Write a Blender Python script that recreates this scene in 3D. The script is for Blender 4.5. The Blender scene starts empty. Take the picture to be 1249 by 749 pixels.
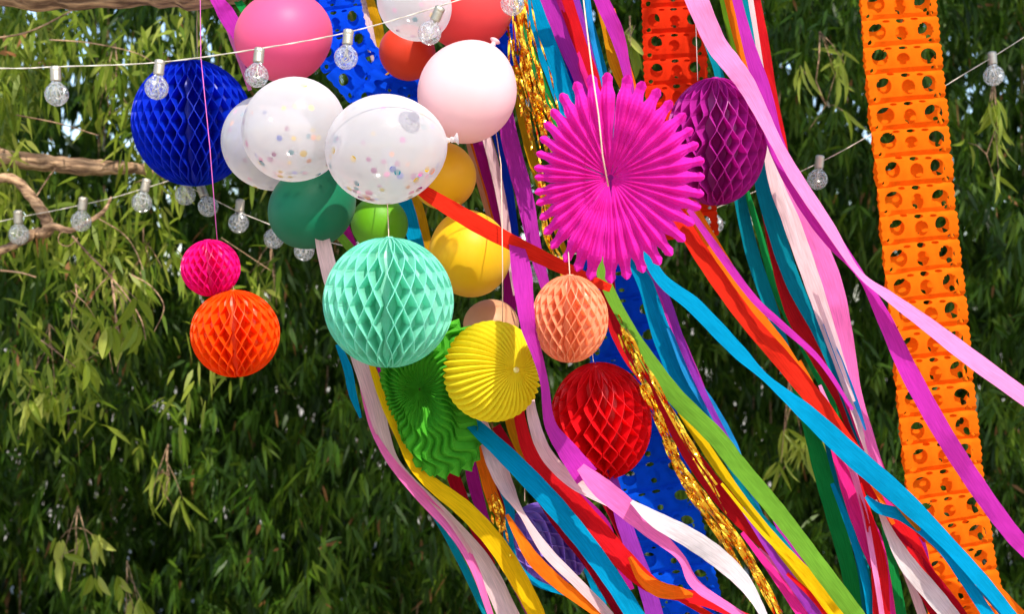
import bpy, math, random
import numpy as np
from mathutils import Vector, Matrix, Quaternion
random.seed(7); RNG = np.random.default_rng(11)
SC = bpy.context.scene
COL = SC.collection
R = math.radians

# ------------------------------------------------------------------ camera, sky, sun, exposure
CZ = 2.0; F = 1600.0; CX, CY = 624.5, 374.5
cd = bpy.data.cameras.new('camera'); cam = bpy.data.objects.new('camera', cd); COL.objects.link(cam)
cam.location = (0, 0, CZ); cam.rotation_euler = (R(90), 0, 0)
cd.sensor_width = 36; cd.lens = 36 * F / 1249; cd.clip_end = 500; cd.clip_start = .05
cd.dof.use_dof = True; cd.dof.focus_distance = 3.0; cd.dof.aperture_fstop = 3.4
SC.camera = cam
SUN_EL, SUN_AZ = R(50), R(158)
w = bpy.data.worlds.new("World"); SC.world = w; w.use_nodes = True
nt = w.node_tree; bg = nt.nodes['Background']; sk = nt.nodes.new('ShaderNodeTexSky')
sk.sky_type = 'NISHITA'; sk.sun_disc = False; sk.sun_elevation = SUN_EL; sk.sun_rotation = SUN_AZ
nt.links.new(sk.outputs[0], bg.inputs[0]); bg.inputs[1].default_value = 0.15
sd = Vector((math.cos(SUN_EL) * math.sin(SUN_AZ), math.cos(SUN_EL) * math.cos(SUN_AZ), math.sin(SUN_EL)))
sl = bpy.data.lights.new('sun', 'SUN'); sl.energy = 2.65; sl.angle = R(.55); sl.color = (1, .94, .84)
so = bpy.data.objects.new('sun', sl); COL.objects.link(so); so.rotation_euler = sd.to_track_quat('Z', 'Y').to_euler()
so.location = (2, -4, 8)
SC.view_settings.view_transform = 'Standard'; SC.view_settings.look = 'None'
SC.view_settings.exposure = 1.2; SC.view_settings.gamma = 1
SC.cycles.max_bounces = 10; SC.cycles.transparent_max_bounces = 16; SC.cycles.caustics_reflective = False; SC.cycles.caustics_refractive = False

# ------------------------------------------------------------------ helpers
def P(x, y, Y): return Vector(((x - CX) / F * Y, Y, CZ - (y - CY) / F * Y))
def px(n, Y): return n / F * Y
def lin(c):
    f = lambda v: (v / 255 / 12.92) if v / 255 <= .04045 else ((v / 255 + .055) / 1.055) ** 2.4
    return tuple(f(v) for v in c)
def tag(o, label=None, cat=None, group=None, kind=None):
    if label: o['label'] = label
    if cat: o['category'] = cat
    if group: o['group'] = group
    if kind: o['kind'] = kind
    return o
def empty(name, loc, rot=None):
    o = bpy.data.objects.new(name, None); COL.objects.link(o); o.location = loc
    o.empty_display_size = .02
    if rot is not None: o.rotation_mode = 'QUATERNION'; o.rotation_quaternion = rot
    return o
def link(name, me, mats, parent=None, smooth=True):
    o = bpy.data.objects.new(name, me); COL.objects.link(o)
    if not isinstance(mats, (list, tuple)): mats = [mats]
    if len(me.materials) == 0:
        for m in mats: me.materials.append(m)
    if smooth:
        me.polygons.foreach_set('use_smooth', [True] * len(me.polygons))
    if parent: o.parent = parent
    return o
class MB:
    def __init__(s): s.v = []; s.f = []; s.m = []
    def add(s, vs, fs, mi=0):
        b = len(s.v); s.v += [tuple(v) for v in vs]; s.f += [tuple(b + i for i in f) for f in fs]; s.m += [mi] * len(fs)
    def tube(s, pts, rad, n=8, mi=0, cap=True):
        pts = [Vector(p) for p in pts]; k = len(pts)
        if not isinstance(rad, (list, tuple)): rad = [rad] * k
        up = None; vs = []; fs = []
        for i, p in enumerate(pts):
            t = (pts[min(i + 1, k - 1)] - pts[max(i - 1, 0)]).normalized()
            if up is None: up = t.orthogonal().normalized()
            up = (up - t * up.dot(t)).normalized(); sd_ = t.cross(up)
            for j in range(n):
                a = 2 * math.pi * j / n; vs.append(p + (up * math.cos(a) + sd_ * math.sin(a)) * rad[i])
        for i in range(k - 1):
            for j in range(n):
                fs.append((i * n + j, i * n + (j + 1) % n, (i + 1) * n + (j + 1) % n, (i + 1) * n + j))
        if cap: fs.append(tuple(range(n))[::-1]); fs.append(tuple((k - 1) * n + j for j in range(n)))
        s.add(vs, fs, mi)
    def lathe(s, prof, n=24, mi=0, M=None):
        vs = []; fs = []
        for r, z in prof:
            for j in range(n):
                a = 2 * math.pi * j / n; v = Vector((r * math.cos(a), r * math.sin(a), z)); vs.append(M @ v if M else v)
        for i in range(len(prof) - 1):
            for j in range(n): fs.append((i * n + j, i * n + (j + 1) % n, (i + 1) * n + (j + 1) % n, (i + 1) * n + j))
        s.add(vs, fs, mi)
    def mesh(s, name):
        me = bpy.data.meshes.new(name); me.from_pydata(s.v, [], s.f)
        if any(s.m): me.polygons.foreach_set('material_index', s.m)
        me.update(); return me
def spline(pts, sub=8):
    """Catmull-Rom through tuples of any length"""
    pts = [np.array(p, float) for p in pts]
    if len(pts) < 2: return pts
    ext = [2 * pts[0] - pts[1]] + pts + [2 * pts[-1] - pts[-2]]
    out = []
    for i in range(1, len(ext) - 2):
        p0, p1, p2, p3 = ext[i - 1:i + 3]
        for k in range(sub):
            t = k / sub
            out.append(.5 * ((2 * p1) + (-p0 + p2) * t + (2 * p0 - 5 * p1 + 4 * p2 - p3) * t * t + (-p0 + 3 * p1 - 3 * p2 + p3) * t ** 3))
    out.append(pts[-1]); return out

# ------------------------------------------------------------------ materials
def newmat(name):
    m = bpy.data.materials.new(name); m.use_nodes = True; t = m.node_tree; t.nodes.clear()
    o = t.nodes.new('ShaderNodeOutputMaterial'); return m, t, o
def N(t, ty, **kw):
    n = t.nodes.new(ty)
    for k, v in kw.items():
        if k.startswith('i_'): n.inputs[int(k[2:]) if k[2:].isdigit() else k[2:]].default_value = v
        else: setattr(n, k, v)
    return n
def var_col(t, col, scale=30, amt=.25, coord='Object'):
    tc = N(t, 'ShaderNodeTexCoord'); ns = N(t, 'ShaderNodeTexNoise'); ns.inputs['Scale'].default_value = scale
    ns.inputs['Detail'].default_value = 4; t.links.new(tc.outputs[coord], ns.inputs['Vector'])
    mr = N(t, 'ShaderNodeMapRange'); mr.inputs[1].default_value = .3; mr.inputs[2].default_value = .7
    mr.inputs[3].default_value = 1 - amt; mr.inputs[4].default_value = 1 + amt * .35
    t.links.new(ns.outputs[0], mr.inputs[0])
    hs = N(t, 'ShaderNodeHueSaturation'); hs.inputs['Color'].default_value = (*col, 1); t.links.new(mr.outputs[0], hs.inputs['Value'])
    return hs, ns, tc
def paper(name, rgb, transl=.35, amt=.15, scale=40, crepe=False, spec=.0, bump=.25):
    m, t, o = newmat(name); col = lin(rgb)
    hs, ns, tc = var_col(t, col, scale, amt, 'UV' if crepe else 'Object')
    if crepe:
        mpp = N(t, 'ShaderNodeMapping'); mpp.inputs['Scale'].default_value = (.35, 5, 1); t.links.new(tc.outputs['UV'], mpp.inputs[0]); t.links.new(mpp.outputs[0], ns.inputs['Vector'])
    d = N(t, 'ShaderNodeBsdfDiffuse'); tr = N(t, 'ShaderNodeBsdfTranslucent'); mx = N(t, 'ShaderNodeMixShader'); mx.inputs[0].default_value = transl
    bp = N(t, 'ShaderNodeBump'); bp.inputs['Strength'].default_value = bump; bp.inputs['Distance'].default_value = .002
    if crepe:
        wv = N(t, 'ShaderNodeTexWave'); wv.wave_type = 'BANDS'; wv.bands_direction = 'X'; wv.inputs['Scale'].default_value = 160
        wv.inputs['Distortion'].default_value = 6; wv.inputs['Detail'].default_value = 3; wv.inputs['Detail Scale'].default_value = 2
        t.links.new(tc.outputs['UV'], wv.inputs['Vector']); t.links.new(wv.outputs['Fac'], bp.inputs['Height'])
    else:
        n2 = N(t, 'ShaderNodeTexNoise'); n2.inputs['Scale'].default_value = 180; n2.inputs['Detail'].default_value = 3
        t.links.new(tc.outputs['Object'], n2.inputs['Vector']); t.links.new(n2.outputs[0], bp.inputs['Height'])
    t.links.new(bp.outputs[0], d.inputs['Normal'])
    t.links.new(hs.outputs[0], d.inputs[0]); t.links.new(hs.outputs[0], tr.inputs[0])
    t.links.new(d.outputs[0], mx.inputs[1]); t.links.new(tr.outputs[0], mx.inputs[2]); last = mx
    if spec:
        g = N(t, 'ShaderNodeBsdfGlossy'); g.inputs['Roughness'].default_value = .35; g.inputs[0].default_value = (1, 1, 1, 1)
        m2 = N(t, 'ShaderNodeMixShader'); m2.inputs[0].default_value = spec; t.links.new(mx.outputs[0], m2.inputs[1]); t.links.new(g.outputs[0], m2.inputs[2]); last = m2
    t.links.new(last.outputs[0], o.inputs[0]); return m
def latex(name, rgb):
    m, t, o = newmat(name); col = lin(rgb)
    hs, ns, tc = var_col(t, col, 6, .12)
    b = N(t, 'ShaderNodeBsdfPrincipled'); b.inputs['Roughness'].default_value = .48; b.inputs['Specular IOR Level'].default_value = .35
    b.inputs['Sheen Weight'].default_value = .1
    t.links.new(hs.outputs[0], b.inputs['Base Color'])
    tr = N(t, 'ShaderNodeBsdfTranslucent'); t.links.new(hs.outputs[0], tr.inputs[0])
    mx = N(t, 'ShaderNodeMixShader'); mx.inputs[0].default_value = .3
    n2 = N(t, 'ShaderNodeTexNoise'); n2.inputs['Scale'].default_value = 9; n2.inputs['Detail'].default_value = 5
    bp = N(t, 'ShaderNodeBump'); bp.inputs['Strength'].default_value = .08; bp.inputs['Distance'].default_value = .01
    t.links.new(tc.outputs['Object'], n2.inputs['Vector']); t.links.new(n2.outputs[0], bp.inputs['Height']); t.links.new(bp.outputs[0], b.inputs['Normal'])
    t.links.new(b.outputs[0], mx.inputs[1]); t.links.new(tr.outputs[0], mx.inputs[2]); t.links.new(mx.outputs[0], o.inputs[0]); return m
def clear_latex():
    m, t, o = newmat('clear_latex')
    d = N(t, 'ShaderNodeBsdfDiffuse'); d.inputs[0].default_value = (.86, .825, .83, 1)
    tr = N(t, 'ShaderNodeBsdfTranslucent'); tr.inputs[0].default_value = (.86, .83, .83, 1)
    tp = N(t, 'ShaderNodeBsdfTransparent'); tp.inputs[0].default_value = (.97, .95, .95, 1)
    g = N(t, 'ShaderNodeBsdfGlossy'); g.inputs['Roughness'].default_value = .12
    m1 = N(t, 'ShaderNodeMixShader'); m1.inputs[0].default_value = .5
    m2 = N(t, 'ShaderNodeMixShader'); lw = N(t, 'ShaderNodeLayerWeight'); lw.inputs[0].default_value = .35
    mr = N(t, 'ShaderNodeMapRange'); mr.inputs[3].default_value = .50; mr.inputs[4].default_value = .08
    t.links.new(lw.outputs['Facing'], mr.inputs[0]); t.links.new(mr.outputs[0], m2.inputs[0])
    m3 = N(t, 'ShaderNodeMixShader'); l2 = N(t, 'ShaderNodeLayerWeight'); l2.inputs[0].default_value = .12; m4 = N(t, 'ShaderNodeMapRange'); m4.inputs[3].default_value = .03; m4.inputs[4].default_value = .3
    t.links.new(l2.outputs['Facing'], m4.inputs[0]); t.links.new(m4.outputs[0], m3.inputs[0])
    t.links.new(d.outputs[0], m1.inputs[1]); t.links.new(tr.outputs[0], m1.inputs[2])
    t.links.new(m1.outputs[0], m2.inputs[1]); t.links.new(tp.outputs[0], m2.inputs[2])
    t.links.new(m2.outputs[0], m3.inputs[1]); t.links.new(g.outputs[0], m3.inputs[2]); t.links.new(m3.outputs[0], o.inputs[0]); return m
def crackle_glass():
    m, t, o = newmat('crackle_glass')
    tc = N(t, 'ShaderNodeTexCoord'); vo = N(t, 'ShaderNodeTexVoronoi'); vo.feature = 'DISTANCE_TO_EDGE'; vo.inputs['Scale'].default_value = 2.3
    t.links.new(tc.outputs['Object'], vo.inputs['Vector'])
    bp = N(t, 'ShaderNodeBump'); bp.inputs['Strength'].default_value = .5; bp.inputs['Distance'].default_value = .05; t.links.new(vo.outputs[0], bp.inputs['Height'])
    g = N(t, 'ShaderNodeBsdfGlossy'); g.inputs['Roughness'].default_value = .12; t.links.new(bp.outputs[0], g.inputs['Normal'])
    tp = N(t, 'ShaderNodeBsdfTransparent'); tp.inputs[0].default_value = (1, 1, 1, 1)
    dd = N(t, 'ShaderNodeBsdfDiffuse'); dd.inputs[0].default_value = (.95, .95, .95, 1)
    tl = N(t, 'ShaderNodeBsdfTranslucent'); tl.inputs[0].default_value = (.95, .95, .95, 1); a1 = N(t, 'ShaderNodeMixShader'); t.links.new(dd.outputs[0], a1.inputs[1]); t.links.new(tl.outputs[0], a1.inputs[2])
    # crackle lines are whitish, the glass between them is clear
    mp = N(t, 'ShaderNodeMapRange'); mp.inputs[1].default_value = .02; mp.inputs[2].default_value = .09; mp.inputs[3].default_value = .45; mp.inputs[4].default_value = .09; t.links.new(vo.outputs[0], mp.inputs[0])
    a2 = N(t, 'ShaderNodeMixShader'); t.links.new(mp.outputs[0], a2.inputs[0]); t.links.new(tp.outputs[0], a2.inputs[1]); t.links.new(a1.outputs[0], a2.inputs[2])
    lw = N(t, 'ShaderNodeLayerWeight'); lw.inputs[0].default_value = .25; mr = N(t, 'ShaderNodeMapRange'); mr.inputs[3].default_value = .10; mr.inputs[4].default_value = .75
    t.links.new(lw.outputs['Facing'], mr.inputs[0])
    mx = N(t, 'ShaderNodeMixShader'); t.links.new(mr.outputs[0], mx.inputs[0]); t.links.new(a2.outputs[0], mx.inputs[1]); t.links.new(g.outputs[0], mx.inputs[2])
    t.links.new(mx.outputs[0], o.inputs[0]); return m
def metal(name, rgb, rough, metallic=1.0, bump=0):
    m, t, o = newmat(name); b = N(t, 'ShaderNodeBsdfPrincipled'); b.inputs['Base Color'].default_value = (*lin(rgb), 1)
    b.inputs['Metallic'].default_value = metallic; b.inputs['Roughness'].default_value = rough
    tc = N(t, 'ShaderNodeTexCoord'); ns = N(t, 'ShaderNodeTexNoise'); ns.inputs['Scale'].default_value = 60; t.links.new(tc.outputs['Object'], ns.inputs['Vector'])
    if bump:
        bp = N(t, 'ShaderNodeBump'); bp.inputs['Strength'].default_value = bump; bp.inputs['Distance'].default_value = .004
        t.links.new(ns.outputs[0], bp.inputs['Height']); t.links.new(bp.outputs[0], b.inputs['Normal'])
    t.links.new(b.outputs[0], o.inputs[0]); return m
def leafmat(name, a, b_, c, transl=.42):
    m, t, o = newmat(name)
    at = N(t, 'ShaderNodeAttribute'); at.attribute_name = 'tint'
    cr = N(t, 'ShaderNodeValToRGB'); e = cr.color_ramp.elements
    e[0].position = 0; e[0].color = (*a, 1); e[1].position = 1; e[1].color = (*c, 1); k = e.new(.5); k.color = (*b_, 1)
    dr = e.new(.965); dr.color = (*c, 1); e[len(e) - 1].color = (.30, .14, .05, 1)
    t.links.new(at.outputs['Fac'], cr.inputs[0])
    b = N(t, 'ShaderNodeBsdfPrincipled'); b.inputs['Roughness'].default_value = .38; b.inputs['Specular IOR Level'].default_value = .2
    t.links.new(cr.outputs[0], b.inputs['Base Color'])
    br = N(t, 'ShaderNodeHueSaturation'); br.inputs['Value'].default_value = 1.7; br.inputs['Hue'].default_value = .485; t.links.new(cr.outputs[0], br.inputs['Color'])
    tr = N(t, 'ShaderNodeBsdfTranslucent'); t.links.new(br.outputs[0], tr.inputs[0])
    mx = N(t, 'ShaderNodeMixShader'); mx.inputs[0].default_value = transl
    t.links.new(b.outputs[0], mx.inputs[1]); t.links.new(tr.outputs[0], mx.inputs[2]); t.links.new(mx.outputs[0], o.inputs[0]); return m
def barkmat():
    m, t, o = newmat('bark'); tc = N(t, 'ShaderNodeTexCoord'); ns = N(t, 'ShaderNodeTexNoise'); ns.inputs['Scale'].default_value = 14; ns.inputs['Detail'].default_value = 8
    mp = N(t, 'ShaderNodeMapping'); mp.inputs['Scale'].default_value = (1, 4, 4); t.links.new(tc.outputs['Object'], mp.inputs[0]); t.links.new(mp.outputs[0], ns.inputs['Vector'])
    cr = N(t, 'ShaderNodeValToRGB'); e = cr.color_ramp.elements; e[0].position = .38; e[0].color = (.12, .06, .03, 1); e[1].position = .68; e[1].color = (.58, .36, .20, 1)  # bark tones, contrast widened to paint in dappled sun
    t.links.new(ns.outputs[0], cr.inputs[0]); b = N(t, 'ShaderNodeBsdfPrincipled'); b.inputs['Roughness'].default_value = .8
    bp = N(t, 'ShaderNodeBump'); bp.inputs['Strength'].default_value = .9; bp.inputs['Distance'].default_value = .03
    t.links.new(ns.outputs[0], bp.inputs['Height']); t.links.new(bp.outputs[0], b.inputs['Normal'])
    t.links.new(cr.outputs[0], b.inputs['Base Color']); t.links.new(b.outputs[0], o.inputs[0]); return m
def groundmat():
    m, t, o = newmat('bounce_ground'); tc = N(t, 'ShaderNodeTexCoord'); ns = N(t, 'ShaderNodeTexNoise'); ns.inputs['Scale'].default_value = 3; ns.inputs['Detail'].default_value = 10
    t.links.new(tc.outputs['Object'], ns.inputs['Vector'])
    cr = N(t, 'ShaderNodeValToRGB'); e = cr.color_ramp.elements; e[0].color = (.30, .25, .18, 1); e[1].color = (.46, .41, .33, 1)  # pale tones chosen to bounce light up onto the decorations
    t.links.new(ns.outputs[0], cr.inputs[0]); b = N(t, 'ShaderNodeBsdfPrincipled'); b.inputs['Roughness'].default_value = .9
    t.links.new(cr.outputs[0], b.inputs['Base Color']); t.links.new(b.outputs[0], o.inputs[0]); return m

C = dict(cyan=(8, 152, 198), teal=(14, 142, 160), blue=(20, 60, 190), skyblue=(40, 150, 215), green=(30, 150, 70), lime=(112, 166, 52),
         olive=(90, 130, 30), yellow=(240, 195, 20), mustard=(215, 155, 25), orange=(250, 120, 25), red=(218, 30, 38), redorange=(230, 48, 30),
         darkred=(170, 20, 40), magenta=(192, 52, 172), plum=(170, 30, 130), purple=(160, 60, 180), hotpink=(245, 50, 150), pink=(246, 118, 188),
         lightpink=(250, 150, 205), blush=(240, 205, 205), white=(228, 220, 216), peach=(240, 160, 120))
CREPE = {k: paper('crepe_' + k, v, .5, .22, 60, True) for k, v in C.items()}
M_CLEAR = clear_latex(); M_GLASS = crackle_glass(); M_SILVER = metal('silver_cap', (190, 180, 162), .3, .75, .3)
M_GOLD = metal('gold_foil', (235, 180, 50), .16, 1, .6); M_BARK = barkmat()
M_CORD = paper('cord_white', (215, 205, 190), .1); M_TWINE = paper('twine_cream', (240, 205, 180), .2); M_THREAD = paper('thread_pink', (215, 110, 180), .2)
M_BLACK = paper('wire_dark', (60, 50, 45), 0)

# ------------------------------------------------------------------ ground
g = MB(); S = 120; n = 24; vs = []; fs = []
for i in range(n + 1):
    for j in range(n + 1):
        x = -S + 2 * S * i / n; y = -S + 2 * S * j / n; vs.append((x, y, 0))
for i in range(n):
    for j in range(n): a = i * (n + 1) + j; fs.append((a, a + n + 1, a + n + 2, a + 1))
g.add(vs, fs); tag(link('ground', g.mesh('ground'), groundmat()), 'unseen garden ground below the frame, made pale to bounce fill light', kind='structure')

# ------------------------------------------------------------------ leaves
def nrm(a): return a / np.maximum(np.linalg.norm(a, axis=1, keepdims=True), 1e-9)
def leaves_mesh(name, pos, d, L, W, tint, droop=.22):
    n = len(pos); d = nrm(d); rnd = nrm(RNG.normal(size=(n, 3)) + np.array([0, -1.0, 0]))
    s = nrm(np.cross(d, rnd)); T = np.array([0, .3, .68, 1.0]); WW = np.array([.12, 1, .72, .0])
    V = np.zeros((n, 8, 3))
    for k in range(4):
        c = pos + d * (L * T[k])[:, None]; c[:, 2] -= droop * L * T[k] ** 2
        ww = (W * WW[k] * .5)[:, None]
        V[:, 2 * k] = c - s * ww; V[:, 2 * k + 1] = c + s * ww
    base = (np.arange(n) * 8)[:, None]
    q = np.array([[0, 1, 3, 2], [2, 3, 5, 4], [4, 5, 7, 6]])
    Fq = (base[:, None, :] + q[None]).reshape(-1, 4)
    me = bpy.data.meshes.new(name); me.vertices.add(n * 8); me.vertices.foreach_set('co', V.reshape(-1))
    me.loops.add(len(Fq) * 4); me.loops.foreach_set('vertex_index', Fq.reshape(-1).astype(np.int32))
    me.polygons.add(len(Fq)); me.polygons.foreach_set('loop_start', (np.arange(len(Fq)) * 4).astype(np.int32))
    me.update(calc_edges=True)
    at = me.attributes.new('tint', 'FLOAT', 'POINT'); at.data.foreach_set('value', np.repeat(tint, 8).astype(np.float32))
    return me
def clusters(cen, per, spread, Lr, Wr, down=1.0, fan=.65, tintf=None, tuft=False):
    """drooping fans of leaves from a node"""
    n = len(cen); c = np.repeat(cen, per, 0); m = len(c)
    az = np.repeat(RNG.uniform(0, 2 * math.pi, n), per)
    if tuft: az = az + RNG.normal(size=m) * 1.1
    off = RNG.normal(size=(m, 3)) * spread * np.array([1, 1, 1.6])
    a = RNG.normal(size=m) * fan if not tuft else np.abs(RNG.normal(size=m)) * fan + .05
    d = np.stack([np.sin(a) * np.cos(az), np.sin(a) * np.sin(az), -np.cos(a) * down], 1) + RNG.normal(size=(m, 3)) * .16
    L = RNG.uniform(*Lr, m); Wd = RNG.uniform(*Wr, m)
    base = RNG.uniform(.0, .75, n) if tintf is None else tintf
    tint = np.clip(np.repeat(base, per) + RNG.normal(size=m) * .1, 0, .95)
    dead = RNG.random(m) < .012; tint[dead] = 1
    return c + off, d, L, Wd, tint
def lump(x, z):
    return (np.sin(x * 2.3 + 1.3 * np.sin(z * 1.9)) * .5 + np.sin(z * 3.1 + 2.1 * np.sin(x * 1.3 + 1)) * .5 + .5 * np.sin(x * 5.2 + z * 4.1))
LEAF = leafmat('hedge_leaf', (.013, .036, .002), (.045, .105, .007), (.14, .215, .016))
LEAF2 = leafmat('gum_leaf_sunlit', (.08, .14, .010), (.19, .25, .02), (.42, .44, .09))  # pale gum green, colour brightened further to look sunlit
def hedge_mass(name, label, n, x0, x1, z0, z1, ymin, depth, Lr, Wr, per, thin=None):
    x = RNG.uniform(x0, x1, n); z = RNG.uniform(z0, z1, n)
    y = ymin + .42 * (lump(x * 1.3, z * 1.2) + 1) + RNG.beta(1.1, 2.0, n) * depth
    keep = np.ones(n, bool)
    if thin is not None: keep = thin(x, y, z)
    cen = np.stack([x, y, z], 1)[keep]
    p, d, L, Wd, t = clusters(cen, per, .014, Lr, Wr, fan=.62, tuft=True)
    o = link(name, leaves_mesh(name, p, d, L, Wd, t), LEAF, smooth=False)
    return tag(o, label, 'hedge', kind='stuff')
def hole(x, y, z):
    # upper left part of the hedge lets the sky show through
    pxx = x / y * F + CX; pyy = CY - (z - CZ) / y * F
    q = ((pxx - 60) / 230) ** 2 + ((pyy - 60) / 190) ** 2
    pr = np.where(q < 1.2, .45 + .45 * np.clip(q / 1.2, 0, 1), 1.0)
    return RNG.random(len(x)) < pr
hedge_mass('hedge', 'dense dark green hedge of drooping narrow leaves filling the background', 14500, -4.2, 4.2, .0, 4.3, 4.75, 1.9, (.055, .112), (.011, .019), 11, hole)
hedge_mass('hedge', 'deep shaded inner foliage behind the front leaves of the hedge', 9500, -5, 5, .0, 4.4, 6.7, 1.2, (.14, .24), (.025, .04), 9, hole)
ob = MB()
for i in range(46):
    x = RNG.uniform(-4, 4); y = RNG.uniform(5.9, 6.8); pts = []
    lx = RNG.normal() * .12
    for k in range(7): pts.append((x + lx * k * .3 + .02 * math.sin(k * 2 + i), y, k * .7))
    ob.tube(pts, [.005 * (1 - .1 * k) for k in range(7)], 6)
tag(link('cane', ob.mesh('canes'), M_BARK), 'thin upright stems standing inside the green hedge', 'stems', kind='stuff')

# ------------------------------------------------------------------ tree (limbs at upper left, unseen leaf canopy added above the frame for shade)
tree = empty('tree', P(-430, 1600, 4.0) * 1); tree.location = (-2.9, 4.4, 0)
tag(tree, 'pale barked tree with bare limbs reaching in from the left above the party decorations', 'tree')
def tpart(name, pts, radf, n=12, parent=tree, wob=.0):
    sp = spline(pts, 8); k = len(sp)
    V = [Vector(p[:3]) - tree.location for p in sp]; rr = [float(p[3]) * (1 + wob * math.sin(i * 1.7) + wob * .6 * math.sin(i * 3.9 + 1) + wob * 1.6 * max(0, math.sin(i * .83 + 2)) ** 6) for i, p in enumerate(sp)]
    b = MB(); b.tube(V, rr, n); return link(name, b.mesh(name), M_BARK, parent)
def br(x, y, Y, r): v = P(x, y, Y); return (v.x, v.y, v.z, px(r, Y))
tpart('trunk', [(-2.9, 4.4, 0, .2), (-2.85, 4.3, 1.2, .17), (-2.6, 4.1, 2.4, .14), (-2.4, 3.8, 3.4, .12), (-2.3, 3.6, 5.0, .09), (-2.0, 3.4, 6.2, .05)], None, 16, wob=.03)
tpart('limb', [(-2.5, 3.9, 2.9, .11), br(-250, 60, 3.6, 42), br(-60, -20, 3.5, 32), br(60, -18, 3.45, 30), br(170, -22, 3.42, 29), br(260, -28, 3.4, 36), br(360, -55, 3.4, 30), br(520, -95, 3.4, 28), br(760, -115, 3.4, 26), br(980, -120, 3.4, 22), br(1200, -130, 3.4, 17), br(1400, -150, 3.4, 9)], None, 18, wob=.05)
tpart('limb', [(-2.6, 4.2, 2.3, .07), br(-150, 170, 4.6, 14), br(0, 192, 4.5, 11), br(60, 199, 4.5, 10), br(110, 204, 4.5, 10), br(165, 205, 4.5, 7), br(215, 212, 4.5, 5), br(300, 205, 4.6, 3)], None, 12, wob=.06)
tpart('branch', [br(-150, 250, 4.4, 9), br(-20, 222, 4.3, 6), br(15, 218, 4.3, 6), br(38, 240, 4.3, 6.5), br(55, 265, 4.3, 7), br(58, 282, 4.3, 7), br(40, 285, 4.3, 6), br(30, 292, 4.25, 5.5), br(0, 306, 4.2, 5), br(-60, 330, 4.2, 4)], None, 10, wob=.07)
tpart('branch', [br(50, 286, 4.25, 5), br(64, 276, 4.24, 5), br(84, 281, 4.22, 3.6), br(105, 272, 4.2, 3), br(126, 258, 4.2, 2.6), br(136, 240, 4.2, 1.5)], None, 8, wob=.06)
TW = [[(88, 288, 2), (110, 312, 1.9), (130, 332, 1.7), (155, 362, 1.4), (172, 390, 1.2), (178, 415, .8)], [(118, 265, 1.2), (150, 285, 1.1), (165, 305, 1), (175, 330, .8)],
      [(136, 335, 1.6), (138, 360, 1.5), (143, 395, 1.4), (147, 420, 1.2), (143, 455, .8)], [(160, 335, 1.3), (185, 350, 1.2), (200, 375, 1), (188, 405, .8)],
      [(0, 330, 1.8), (22, 332, 1.6), (44, 338, 1.2)], [(50, 415, 1.3), (70, 430, 1.2), (92, 448, 1)], [(44, 240, 1.4), (60, 215, 1.2), (68, 205, .8)],
      [(-20, 48, 1.6), (30, 40, 1.5), (70, 22, 1.3), (100, 5, 1)], [(60, 48, 1.1), (110, 52, 1), (165, 64, .8), (190, 78, .5)], [(20, 140, 1), (70, 150, 1), (120, 165, .9)], [(270, 290, .7), (330, 330, .7)],
      [(140, 330, 1), (120, 350, .9), (108, 372, .7)], [(95, 290, .9), (84, 300, .8), (72, 296, .7), (74, 284, .7), (88, 284, .6)]]
for tw in TW:
    tpart('twig', [br(a, b, 4.2, min(c, 2.2) * .75) for a, b, c in tw], None, 6, wob=.05)
def shade_canopy(n, xr, yr, zr, keep=None):
    x = RNG.uniform(*xr, n); y = RNG.uniform(*yr, n); z = RNG.uniform(*zr, n); c = np.stack([x, y, z], 1)
    if keep is not None: c = c[keep(x, y, z)]
    return c
def dap(x, y, z):
    # clumps thinned so sun reaches the left hedge and the decorations
    f = np.sin(x * 3.1 + 1.7 * np.sin(y * 2.3)) + np.sin(y * 3.7 + 1.3 * np.sin(x * 2.9 + 2)) + .6 * np.sin(x * 7 + y * 6)
    lit = (x > -2.6) & (x < -.1) & (y > 1.8) & (y < 4)
    return np.where(lit, f > 1.5, f > .1) & (y > 3.55 - (z - 2.75) * .778)
cen = np.concatenate([shade_canopy(2600, (-4.5, 4.5), (1.6, 5.2), (4.3, 6.6), dap)])
p_, d_, L_, W_, t_ = clusters(cen, 10, .07, (.12, .2), (.03, .045), fan=1.0)
co = link('shade_canopy', leaves_mesh('shade_canopy', p_ - np.array(tree.location), d_, L_, W_, t_), LEAF2, tree, smooth=False); co['kind'] = 'stuff'  # out-of-view leaves added to shade the hedge
xs = RNG.uniform(-20, 330, 1500); ys = RNG.uniform(-40, 560, 1500); Ys = RNG.uniform(4.3, 4.9, 1500)
fk = (np.sin(xs * .031 + ys * .012) + np.sin(ys * .027 - xs * .011 + 1) + RNG.normal(size=1500) * .5 > -.1) & (RNG.random(1500) > (ys / 560) ** 1.5) & (RNG.random(1500) > (xs / 360) ** 2)
cen = np.stack([(xs - CX) / F * Ys, Ys, CZ - (ys - CY) / F * Ys], 1)[fk]
p_, d_, L_, W_, t_ = clusters(cen, 7, .03, (.05, .10), (.010, .02), fan=.9)
co = link('foliage', leaves_mesh('foliage', p_ - np.array(tree.location), d_, L_, W_, t_), LEAF2, tree, smooth=False); co['kind'] = 'stuff'
# smaller side limbs that carry the added canopy
for i in range(10):
    x = -3.6 + i * .8; tpart('branch', [(-2.2, 3.6, 4.4 + .1 * (i % 3), .06), (x * .5 - 1, 3.4 - .1 * (i % 4), 5.0, .045), (x, 3.2 + .25 * ((i * 7) % 5), 5.4 + .1 * (i % 2), .02)], None, 8)

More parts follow.
